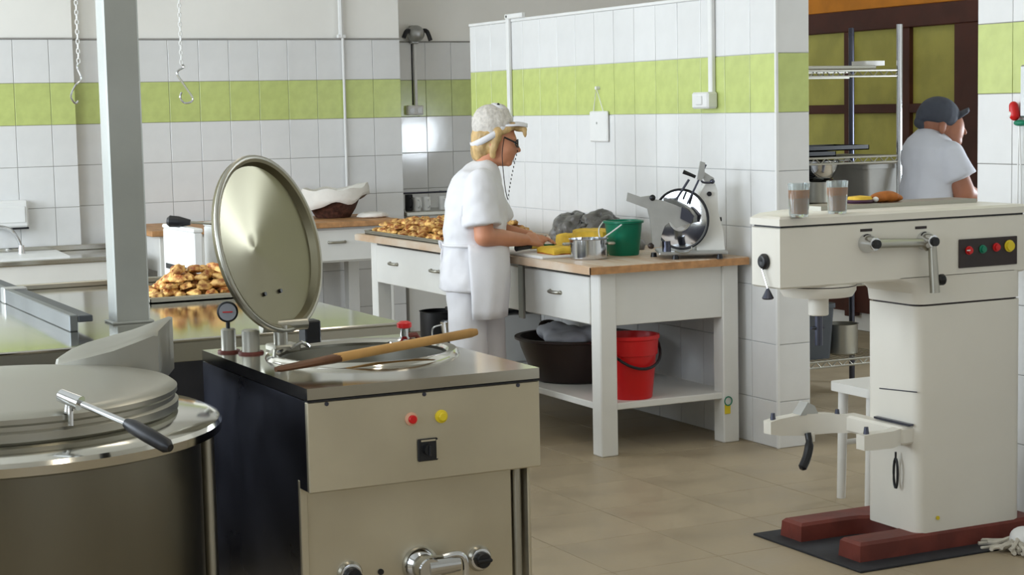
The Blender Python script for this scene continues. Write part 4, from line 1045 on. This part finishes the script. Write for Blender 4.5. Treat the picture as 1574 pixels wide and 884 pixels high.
# stool behind the mixer
ss = onY(1297, 588, 5.62)
t = thing('stool', 'plain white stool tucked behind the mixer', 'stool', (4.38, 5.55, 0))
sz_ = ss.z
MB().loft([rrect(4.225, 4.545, 5.415, 5.685, z, .03) for z in (sz_-.035, sz_)]).build('seat', M_WPAINT, t)
for (x, y) in ((4.262, 5.46), (4.51, 5.46), (4.262, 5.635), (4.51, 5.635)):
    MB().cyl((x-.012 if x < 4.4 else x+.012, y, 0), (x, y, sz_-.035), .017, .02, 14).build('leg', M_WPAINT, t)
MB().cyl((4.262, 5.46, .22), (4.51, 5.46, .22), .011, n=10).build('stretcher', M_WPAINT, t)
MB().cyl((4.262, 5.635, .22), (4.51, 5.635, .22), .011, n=10).build('stretcher', M_WPAINT, t)
# red plug on the wall right of the opening
q = onX(1558, 168, XP-.03)
t = thing('power_plug', 'red power plug hanging from a grey holder beside the opening', 'plug', q)
MB().box(q+V((.0, -.11, -.03)), q+V((.029, -.03, .16)), .006).build('holder', M_ALU, t)
MB().capsule(q+V((0, .0, .012)), q+V((0, -.006, -.022)), .017, .020).build('plug_body', M_RED, t)
MB().ell(q+V((-.012, .0, -.018)), (.010, .011, .013)).build('plug_face', M_WPLASTIC, t)
MB().ell(q+V((.005, -.03, -.05)), (.018, .03, .012)).build('plug_clip', M_GREENP, t)
MB().tube(smoothpath([q+V((.0, -.03, -.04)), q+V((.005, -.02, -.2)), q+V((.01, -.01, -.4)), q+V((.012, .015, -.52))], 5), .0035, 6).tube(smoothpath([q+V((.0, -.03, -.04)), q+V((.005, -.035, -.25)), q+V((.01, -.03, -.5))], 5), .0035, 6).build('cable', M_WPLASTIC, t)

# ================================================================ room beyond: wire rack
RX0, RX1, RY0, RY1 = 4.95, 6.11, 7.59, 8.0
W_ = thing('wire_rack', 'chrome wire shelving rack in the room beyond the opening', 'shelf', ((RX0+RX1)/2, (RY0+RY1)/2, 0))
for x in (RX0, RX1):
    for y in (RY0, RY1):
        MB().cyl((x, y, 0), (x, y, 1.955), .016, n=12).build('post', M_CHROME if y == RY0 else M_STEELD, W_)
def wire_shelf(z):
    s = MB()
    for y in (RY0, RY1):
        s.tube([(RX0, y, z), (RX1, y, z)], .006, 6).tube([(RX0, y, z-.03), (RX1, y, z-.03)], .006, 6)
        n = 34
        s.tube([(RX0+(RX1-RX0)*k/n, y, z-(.03 if k % 2 else 0)) for k in range(n+1)], .004, 5)
    for k in range(1, 30): s.tube([(RX0+(RX1-RX0)*k/30, RY0, z+.003), (RX0+(RX1-RX0)*k/30, RY1, z+.003)], .003, 4)
    s.build('wire_shelf', M_STEEL, W_)
for z in (1.715, 1.265, 1.02, .62, .2): wire_shelf(z)
zt = 1.722
tag(MB().box((5.1, 7.64, zt), (6.0, 7.95, zt+.02), .004).build('baking_tray', M_STEEL), 'flat tray on the top shelf of the wire rack', 'tray')
q = onY(1338, 92, 7.72)
tag(MB().loft([rrect(q.x-.07, q.x+.07, 7.68, 7.80, z, .015) for z in (zt+.02, zt+.045)]).build('cheese_block', M_PAPER), 'pale block on the tray atop the wire rack', 'block')
for k, (x0, x1, y0, z0) in enumerate(((5.05, 5.72, 7.62, 1.272), (5.3, 5.95, 7.64, 1.30))):
    t = MB().box((x0, y0, z0), (x1, y0+.30, z0+.006)).box((x0, y0, z0), (x1, y0+.005, z0+.026)).box((x0, y0+.295, z0), (x1, y0+.30, z0+.026)).box((x0, y0, z0), (x0+.005, y0+.3, z0+.026)).box((x1-.005, y0, z0), (x1, y0+.3, z0+.026))
    tag(t.build('baking_pan', M_BLACK), ('lower' if k == 0 else 'upper')+' black baking pan of the pair on the wire rack', 'pan')
q = onY(1258, 300, 7.70)
t = MB().lathe([(.075, 0), (.08, .006), (.08, .112), (.076, .112), (.07, .01), (.001, .008)], (q.x, 7.70, 1.027), n=32)
tag(t.build('cooking_pot', M_STEEL), 'small grey pot on the wire rack under the steel bowl', 'pot')
t = MB().lathe([(.045, 0), (.075, .02), (.10, .06), (.112, .11), (.118, .112), (.106, .108), (.09, .06), (.04, .012), (.001, .008)], (q.x, 7.70, 1.139), n=36)
tag(t.build('mixing_bowl', M_CHROME), 'shiny steel mixing bowl stacked on the small pot', 'bowl')
a = onY(1302, 312, 7.78); b = onY(1376, 246, 7.78)
t = thing('storage_crate', 'grey plastic crate on the wire rack beside the bowl', 'crate', ((a.x+b.x)/2, 7.78, 1.027))
MB().loft([rrect(a.x+.02, b.x-.05, 7.64, 7.92, 1.027, .03), rrect(a.x, b.x-.02, 7.62, 7.94, b.z-.03, .03)]).build('body', mat('grey_crate_plastic', S(150, 148, 142), .5), t)
MB().loft([rrect(a.x-.006, b.x-.014, 7.615, 7.945, z, .03) for z in (b.z-.035, b.z-.012)]).build('rim', mat('grey_crate_plastic', S(150, 148, 142), .5), t)
def crate(x0, x1, z0, z1, m, label):  # added dark crates, imitating the shadow seen under the mixer head
    t = thing('storage_crate', label, 'crate', ((x0+x1)/2, 7.79, z0))
    MB().loft([rrect(x0+.015, x1-.015, 7.64, 7.94, z0, .03), rrect(x0, x1, 7.625, 7.955, z1-.02, .03)]).build('body', m, t)
    MB().loft([rrect(x0-.008, x1+.008, 7.62, 7.96, z, .03) for z in (z1-.024, z1)]).build('rim', m, t)
crate(5.16, 5.72, .207, .50, M_DARKP, 'added dark crate standing in for shade on the bottom rack shelf')
crate(5.10, 5.60, .627, .93, M_BLACK, 'added black crate standing in for shade on the middle rack shelf')
q = onY(1306, 500, 7.75)
tag(MB().lathe([(.06, 0), (.065, .006), (.065, .2), (.071, .203), (.061, .202), (.059, .01), (.001, .008)], (5.80, 7.76, .627), n=32).build('cooking_pot', M_STEELD), 'tall dark pot on the middle rack shelf', 'pot')
tag(MB().lathe([(.08, 0), (.085, .006), (.085, .16), (.091, .163), (.081, .162), (.079, .01), (.001, .008)], (5.86, 7.76, .207), n=32).build('cooking_pot', M_STEEL), 'wide grey steel pot low on the wire rack', 'pot')

# ================================================================ people
RH = V((RT.x, RT.y, 0)).normalized(); ZU = V((0, 0, 1)); FHH = V((FW.x, FW.y, 0)).normalized()
def basis(tilt=0, yaw=0):
    a = math.radians(tilt); y = math.radians(yaw)
    r = RH*math.cos(y)+FHH*math.sin(y); f = -RH*math.sin(y)+FHH*math.cos(y)
    return (r*math.cos(a)+ZU*math.sin(a), f, ZU*math.cos(a)-r*math.sin(a))
def rings_loft(rows, W, n=36, sq=.86, amp=0., seed=0, k=None):
    """rows: (y, xl, xr, depth half, depth centre); a smooth torso-like solid read off in pixels"""
    rings = []
    for (y, xl, xr, dh, dc) in rows:
        c = W((xl+xr)/2, y, dc); rx = (xr-xl)/2*k; ring = []
        for j in range(n):
            t = 2*math.pi*j/n; cx, sx = math.cos(t), math.sin(t)
            p = c+RH*(rx*math.copysign(abs(cx)**sq, cx))+FHH*(dh*math.copysign(abs(sx)**sq, sx))
            ring.append(p)
        rings.append(ring)
    return rings
def fingers(mb, palm0, palm1, side, curl, W_=.019, lens=(.066, .074, .07, .055), thumb=1, spread=.2, r=.0078):
    """palm from wrist to knuckles plus four bent fingers and a thumb"""
    d = (palm1-palm0).normalized(); side = (side-d*side.dot(d)).normalized(); nrm = d.cross(side)
    if nrm.z < 0: nrm = -nrm
    for k in range(4):
        s = (k-1.5)*W_
        mb.capsule(palm0+side*s*.55, palm1+side*s, .014, .0115, 10)
        base = palm1+side*s; fd = (d+side*((k-1.5)*spread*.25)).normalized(); L = lens[k]
        a = base+fd*L*.45-nrm*(curl*L*.10); b = a+(fd-nrm*curl*.8).normalized()*L*.3; c = b+(fd-nrm*curl*1.7).normalized()*L*.25
        mb.capsule(base, a, r+.0012, r+.0006, 10).capsule(a, b, r+.0006, r, 10).capsule(b, c, r, r-.0012, 10)
    t0 = palm0+(palm1-palm0)*.25+side*(thumb*.022); t1 = t0+d*.032+side*(thumb*.02)-nrm*.008; t2 = t1+d*.028+side*(thumb*.002)-nrm*.010
    mb.capsule(t0, t1, .0125, .0105, 10).capsule(t1, t2, .010, .008, 10)

# ---- the woman at the table
DW = 8.405; kW = DW/FPX
def W(x, y, dd=0.): return at(x, y, DW+dd)
cw = W(730, 400); cw.z = 0
PW = thing('person', 'person in white work clothes and peaked cap cutting cake', 'person', cw)
b = MB()
T20 = basis(-14, 8)
b.ell(W(761, 207), (.091, .074, .106), T20)
b.ell(W(775, 226), (.062, .060, .092), basis(-10, 8))
b.ell(W(771, 240), (.048, .050, .046), basis(-10, 8))
b.ell(W(781, 250), (.020, .024, .018), basis(-20, 8))
b.capsule(W(789, 214, -.03), W(789, 214, .03), .014, .014)                # brow
b.capsule(W(791, 219), W(797.5, 231), .0085, .0115)                       # nose
b.ell(W(794, 233, -.008), (.010, .008, .007)).ell(W(794, 233, .008), (.010, .008, .007))
b.capsule(W(789, 240.5, -.016), W(789, 240.5, .016), .0075, .0075)        # lips
b.capsule(W(787.5, 244, -.015), W(787.5, 244, .015), .0075, .0075)
b.ell(W(780, 231, -.036), (.028, .022, .026)).ell(W(780, 231, .036), (.028, .022, .026))   # cheeks
b.ell(W(757, 221, -.070), (.018, .010, .028), basis(-10))                 # ear
b.ell(W(757, 221, .070), (.018, .010, .028), basis(-10))
b.capsule(W(756, 238), W(739, 268), .054, .05)
b.ell(W(733, 310), (.10, .14, .15)).ell(W(728, 360), (.12, .14, .18)).ell(W(724, 425), (.135, .165, .13))
b.capsule(W(735, 284, -.14), W(735, 284, .14), .052, .052)
# near arm
sh, el, wr_ = W(739, 284, -.175), W(744, 364, -.20), W(806, 369, .03)
b.capsule(sh, el, .052, .045).capsule(el, el+(wr_-el)*.45, .046, .042).capsule(el+(wr_-el)*.4, wr_, .042, .029)
kn = W(825, 369, .09)
fingers(b, wr_+(kn-wr_)*.2, kn, FHH*.6+ZU*.5, .6, thumb=1)
# far arm
sh2, el2, wr2 = W(742, 284, .17), W(770, 356, .24), W(814, 363, .17)
b.capsule(sh2, el2, .05, .043).capsule(el2, el2+(wr2-el2)*.45, .042, .038).capsule(el2+(wr2-el2)*.4, wr2, .038, .027)
kn2 = W(835, 366, .16)
fingers(b, wr2+(kn2-wr2)*.2, kn2, -FHH+ZU*.2, .55, thumb=1)
# legs and feet
for dd, hx, kx, ax_ in ((-.085, 716, 722, 722), (.085, 738, 748, 746)):
    b.capsule(W(hx, 430, dd), W(kx, 540, dd), .088, .058).capsule(W(kx, 540, dd), W(ax_, 658, dd), .055, .036)
    f0 = W(ax_, 668, dd); f0.z = .035
    b.capsule(f0, f0+RH*.15, .034, .03)
body = organic(b, 'body', M_SKIN, PW, .0052, 5)
# eyes
for dd in (-.03, .03):
    MB().ell(W(789, 220, dd), (.009, .010, .008)).build('eye', M_WPLASTIC, body)
# tunic with short sleeves
rows = [(247, 728, 757, .064, 0), (254, 716, 762, .09, 0), (262, 706, 766, .145, 0), (272, 698, 769, .182, 0), (290, 690, 774, .195, 0), (315, 684, 778, .19, 0), (345, 681, 780, .18, 0), (366, 682, 778, .172, 0), (376, 682, 777, .172, 0), (390, 680, 778, .178, 0), (412, 677, 778, .19, 0), (432, 674, 777, .202, 0), (443, 673, 776, .206, 0)]
t_ = MB().loft(rings_loft(rows, W, k=kW))
for (s0, e0, s) in ((sh, el, -1), (sh2, el2, 1)):
    t_.capsule(s0+V((0, 0, .0)), s0+(e0-s0)*.30, .074, .082)
    t_.cyl(s0+(e0-s0)*.25, s0+(e0-s0)*.80, .080, .090, 24)
tun = organic(t_, 'tunic', M_CLOTH, PW, .0085, 6, .018, 9)
# trousers
t_ = MB()
t_.loft(rings_loft([(400, 686, 770, .15, 0), (430, 686, 772, .165, 0), (462, 693, 773, .168, 0)], W, k=kW))
for dd, pts in ((-.085, ((717, 440, .10), (719, 480, .092), (722, 545, .085), (723, 600, .08), (723, 664, .085))), (.085, ((738, 440, .105), (744, 480, .095), (750, 545, .083), (748, 600, .08), (747, 664, .085)))):
    for i in range(4):
        t_.capsule(W(pts[i][0], pts[i][1], dd), W(pts[i+1][0], pts[i+1][1], dd), pts[i][2], pts[i+1][2])
for p in t_.v: p.z = max(p.z, .035)
organic(t_, 'trousers', M_CLOTH, PW, .010, 4, .02, 6)
for dd, ax_ in ((-.085, 722), (.085, 746)):
    f0 = W(ax_, 668, dd); f0.z = 0
    sh_ = MB().ell(f0+RH*.07+V((0, 0, .035)), (.15, .055, .035), (RH, FHH, ZU))
    for p in sh_.v: p.z = max(p.z, 0)
    sh_.build('shoe', M_WPLASTIC, PW)
# apron: open wrap around front and near side
rings = []
for (y, xl, xr, dh) in ((372, 680, 780, .186), (384, 680, 781, .192), (400, 681, 782, .200), (425, 684, 783, .208), (450, 688, 782, .212), (470, 690, 780, .214), (484, 692, 779, .214)):
    c = W((xl+xr)/2, y); rx = (xr-xl)/2*kW; ring = []
    for j in range(41):
        t = math.radians(-98+196*j/40); wv = 1+.018*math.sin(j*1.1+y*.03)*(y-372)/110
        ring.append(c+RH*(rx*wv*math.copysign(abs(math.cos(t))**.86, math.cos(t)))+FHH*(dh*wv*math.copysign(abs(math.sin(t))**.86, math.sin(t))))
    rings.append(ring)
ap_ = MB().loft(rings, cap=False, close=False).build('apron', M_CLOTH, PW)
sm = ap_.modifiers.new('thickness', 'SOLIDIFY'); sm.thickness = .006; sm.offset = 1
# waist tape and bow
ring = rings_loft([(374, 680.5, 779, .186, 0)], W, k=kW)[0]
tp_ = MB().tube(ring, .008, 6, True)
bw = W(682, 377, -.05)
tp_.tube(smoothpath([bw, bw-RH*.02+ZU*.02, bw-RH*.012-ZU*.012, bw], 4), .006, 6).tube(smoothpath([bw, bw-RH*.012-ZU*.05, bw-RH*.004-ZU*.10], 4), .006, 6)
lab(tp_.build('apron_tape', M_CLOTH, ap_), 'tied apron tape')
# hair
h_ = MB()
h_.ell(W(752, 210), (.085, .084, .108), basis(-20, 8)).ell(W(741, 226), (.055, .072, .058), basis(-25, 8)).ell(W(735, 238), (.03, .05, .030))
h_.capsule(W(764, 203, -.072), W(757, 240, -.066), .027, .014).capsule(W(768, 202, .074), W(760, 240, .066), .024, .012)
h_.capsule(W(782, 194, -.045), W(806, 199, -.02), .017, .013).capsule(W(806, 197, -.03), W(807, 210, -.03), .012, .007).capsule(W(782, 194, .045), W(806, 199, .0), .017, .013)
h_.capsule(W(788, 193, -.05), W(775, 203, -.07), .016, .014)
organic(h_, 'hair', M_HAIR, PW, .005, 3, .006, 40)
# cap: mesh dome, white band, peak
cp_ = MB()
cb_ = basis(28, 8)
cp_.ell(W(757, 193), (.098, .093, .104), cb_)
cp_.ell(W(768, 178), (.052, .06, .058), cb_)
cp_.ell(W(774, 187), (.045, .07, .03), cb_)
cc = W(755, 207); nz_ = cb_[2]
for p in cp_.v:
    h0 = (p-cc).dot(nz_)
    if h0 < .0: p -= nz_*h0*.9
cap_ = organic(cp_, 'cap', M_NET, PW, .005, 3, .004, 30)
ring = [cc+nz_*.002+cb_[0]*(.107*math.cos(2*math.pi*k/40))+cb_[1]*(.096*math.sin(2*math.pi*k/40)) for k in range(40)]
bd_ = MB()
bd_.loft([[p+nz_*.014 for p in ring], [p+(p-cc)*.03+nz_*.0 for p in ring], [p-nz_*.016 for p in ring]], cap=False)
o = bd_.build('cap_band', M_CLOTH, cap_); sm = o.modifiers.new('thickness', 'SOLIDIFY'); sm.thickness = .004
pk = []
pa, pb_, pc_ = W(780, 187.5), W(798, 187), W(811, 190)
pkr = []
for (c, hw) in ((pa-RH*.01, .085), (pb_, .075), (W(806, 188.5), .055), (pc_, .022)):
    pkr.append([c+FHH*(hw*s)-ZU*(.016*abs(s)**2) for s in [-1+2*j/12 for j in range(13)]])
o = MB().loft(pkr, cap=False, close=False).build('cap_peak', M_CLOTH, cap_); sm = o.modifiers.new('thickness', 'SOLIDIFY'); sm.thickness = .005
MB().ell(W(766, 162, -.035), (.008, .006, .011)).build('cap_badge', M_BLACK, cap_)
lp_ = MB().ell(W(768, 166), (.045, .05, .02), basis(-22)).build('cap_patch', M_CLOTH, cap_)
# glasses with a bead cord
gl = MB()
gl.tube([W(775, 211, -.078), W(790, 218, -.066), W(795, 221, -.05)], .0042, 8)
gl.tube([W(775, 211, .078), W(790, 218, .066), W(795, 221, .05)], .0042, 8)
for s in (-1, 1):
    c = W(796, 220.5, s*.031)
    gl.tube([c+FHH*(.026*math.cos(2*math.pi*k/20))-RH*(.002*0)+ZU*(.017*math.sin(2*math.pi*k/20))-RH*(.012*abs(math.cos(2*math.pi*k/20))**2*(1 if s*math.cos(2*math.pi*k/20) > 0 else 0)) for k in range(20)], .0034, 6, True)
g_ = gl.build('glasses', M_BLACK, PW)
cd_ = MB().tube(smoothpath([W(775, 212, -.085), W(772, 240, -.1), W(776, 285, -.09), W(780, 305, -.05)], 6), .0022, 5)
for k in range(14):
    t = k/13; cd_.ell(W(797-16*t-1.5*math.sin(t*3), 226+80*t, -.02), (.0028, .0028, .006), n=6, m=5)
cd_.build('glasses_cord', M_BASIN, g_)
# knife in her hand
ka, kb = W(793, 382, .0), W(816, 379, .05)
kf = thing('kitchen_knife', 'kitchen knife with thick black handle in the woman\'s hand', 'knife', ka)
MB().tube([ka, ka+(kb-ka)*.4, kb], [.014, .012, .011], 10).build('handle', M_BLACK, kf)
kd = (kb-ka).normalized(); kd2 = V((kd.x, kd.y, -.02)).normalized()
MB().prism([kb+kd2*-.005+ZU*.010, kb+kd2*.15+ZU*.006, kb+kd2*.17-ZU*.008, kb-kd2*.005-ZU*.014], FHH*.0022).build('blade', M_CHROME, kf)

# ---- the man in the room beyond
DM = 8.55; kM = DM/FPX
def N(x, y, dd=0.): return at(x, y, DM+dd)
cm = N(1425, 300); cm.z = 0
PM_ = thing('person', 'person in light grey shirt and dark cap beyond the opening', 'person', cm)
b = MB(); Bm = basis(-12, 25)
b.ell(N(1443, 186), (.088, .074, .100), Bm).ell(N(1462, 200), (.062, .062, .088), Bm).ell(N(1464, 216), (.045, .048, .04), Bm)
b.capsule(N(1479, 195, .03), N(1483, 204, .035), .010, .012).capsule(N(1474, 189, -.01), N(1474, 189, .05), .013, .013)
b.capsule(N(1476, 213, .012), N(1476, 213, .04), .008, .008).ell(N(1470, 222, .02), (.02, .022, .018))
b.ell(N(1449, 196, -.078), (.022, .012, .033), Bm)
b.capsule(N(1442, 200), N(1432, 224), .06, .05)
b.ell(N(1428, 265), (.10, .13, .15)).ell(N(1425, 320), (.115, .15, .19)).ell(N(1425, 385), (.13, .16, .13))
b.capsule(N(1434, 248, -.06), N(1450, 246, .12), .045, .045)
shm, elm, wrm = N(1458, 240, -.12), N(1482, 296, -.13), N(1520, 318, .02)
b.capsule(shm, elm, .056, .052).capsule(elm, elm+(wrm-elm)*.5, .05, .046).capsule(elm+(wrm-elm)*.45, wrm, .046, .03)
knm = N(1540, 322, .06); fingers(b, wrm+(knm-wrm)*.2, knm, FHH*.5+ZU*.3, .7)
s2, e2, w2 = N(1430, 240, .17), N(1460, 300, .28), N(1510, 315, .22)
b.capsule(s2, e2, .052, .046).capsule(e2, w2, .044, .03); k2 = N(1530, 320, .2); fingers(b, w2+(k2-w2)*.2, k2, -FHH+ZU*.2, .6)
for dd, hx in ((-.09, 1418), (.09, 1432)):
    b.capsule(N(hx, 390, dd), N(hx, 510, dd), .09, .06).capsule(N(hx, 510, dd), N(hx, 625, dd), .058, .038)
    f0 = N(hx, 630, dd); f0.z = .035; b.capsule(f0, f0+(RH+FHH*.4).normalized()*.17, .036, .032)
organic(b, 'body', M_SKIND, PM_, .006, 5)
rows = [(196, 1418, 1443, .06, .0), (204, 1408, 1452, .09, 0), (214, 1398, 1462, .13, 0), (226, 1391, 1470, .165, 0), (245, 1387, 1476, .18, 0), (275, 1386, 1468, .17, 0), (310, 1388, 1463, .165, 0), (350, 1388, 1462, .17, 0), (392, 1386, 1462, .175, 0)]
t_ = MB().loft(rings_loft(rows, N, k=kM))
t_.capsule(shm+V((0, 0, .0)), shm+(elm-shm)*.3, .078, .082).cyl(shm+(elm-shm)*.2, shm+(elm-shm)*.62, .080, .088, 22)
t_.capsule(s2, s2+(e2-s2)*.3, .07, .076).cyl(s2+(e2-s2)*.25, s2+(e2-s2)*.65, .076, .082, 22)
organic(t_, 'shirt', M_CLOTHG, PM_, .0095, 5, .018, 7)
t_ = MB()
for dd, hx in ((-.09, 1418), (.09, 1432)):
    t_.capsule(N(hx, 385, dd), N(hx, 510, dd), .11, .085).capsule(N(hx, 510, dd), N(hx, 615, dd), .085, .08)
t_.ell(N(1425, 390), (.13, .18, .13))
for p in t_.v: p.z = max(p.z, .04)
organic(t_, 'trousers', M_CLOTHG, PM_, .011, 4)
for dd, hx in ((-.09, 1418), (.09, 1432)):
    f0 = N(hx, 630, dd); f0.z = 0; ff = (RH+FHH*.4).normalized(); fs_ = V((-ff.y, ff.x, 0))
    sh_ = MB().ell(f0+ff*.08+V((0, 0, .036)), (.16, .055, .036), (ff, fs_, ZU))
    for p in sh_.v: p.z = max(p.z, 0)
    sh_.build('shoe', M_BLACK, PM_)
cp_ = MB(); cb_ = basis(-16, 25)
cp_.ell(N(1443, 178), (.108, .094, .092), cb_).ell(N(1434, 180), (.08, .086, .08), cb_)
cc = N(1446, 186)
for p in cp_.v:
    h0 = (p-cc).dot(cb_[2])
    if h0 < -.02: p -= cb_[2]*(h0+.02)*.8
cp_.capsule(N(1414, 188), N(1428, 192), .03, .05)
cap_ = organic(cp_, 'cap', M_NAVY, PM_, .006, 4)
vr = []
for (px, py, hw) in ((1464, 178, .075), (1474, 172, .07), (1484, 167, .05), (1489, 165, .02)):
    c = N(px, py, .02); vr.append([c+FHH*(hw*s)+RH*(.0)-ZU*(.018*s*s) for s in [-1+2*j/10 for j in range(11)]])
o = MB().loft(vr, cap=False, close=False).build('cap_peak', M_NAVY, cap_); sm = o.modifiers.new('thickness', 'SOLIDIFY'); sm.thickness = .006
h_ = MB().ell(N(1437, 196), (.05, .074, .04), cb_)
organic(h_, 'hair', M_BASIN, PM_, .006, 2)
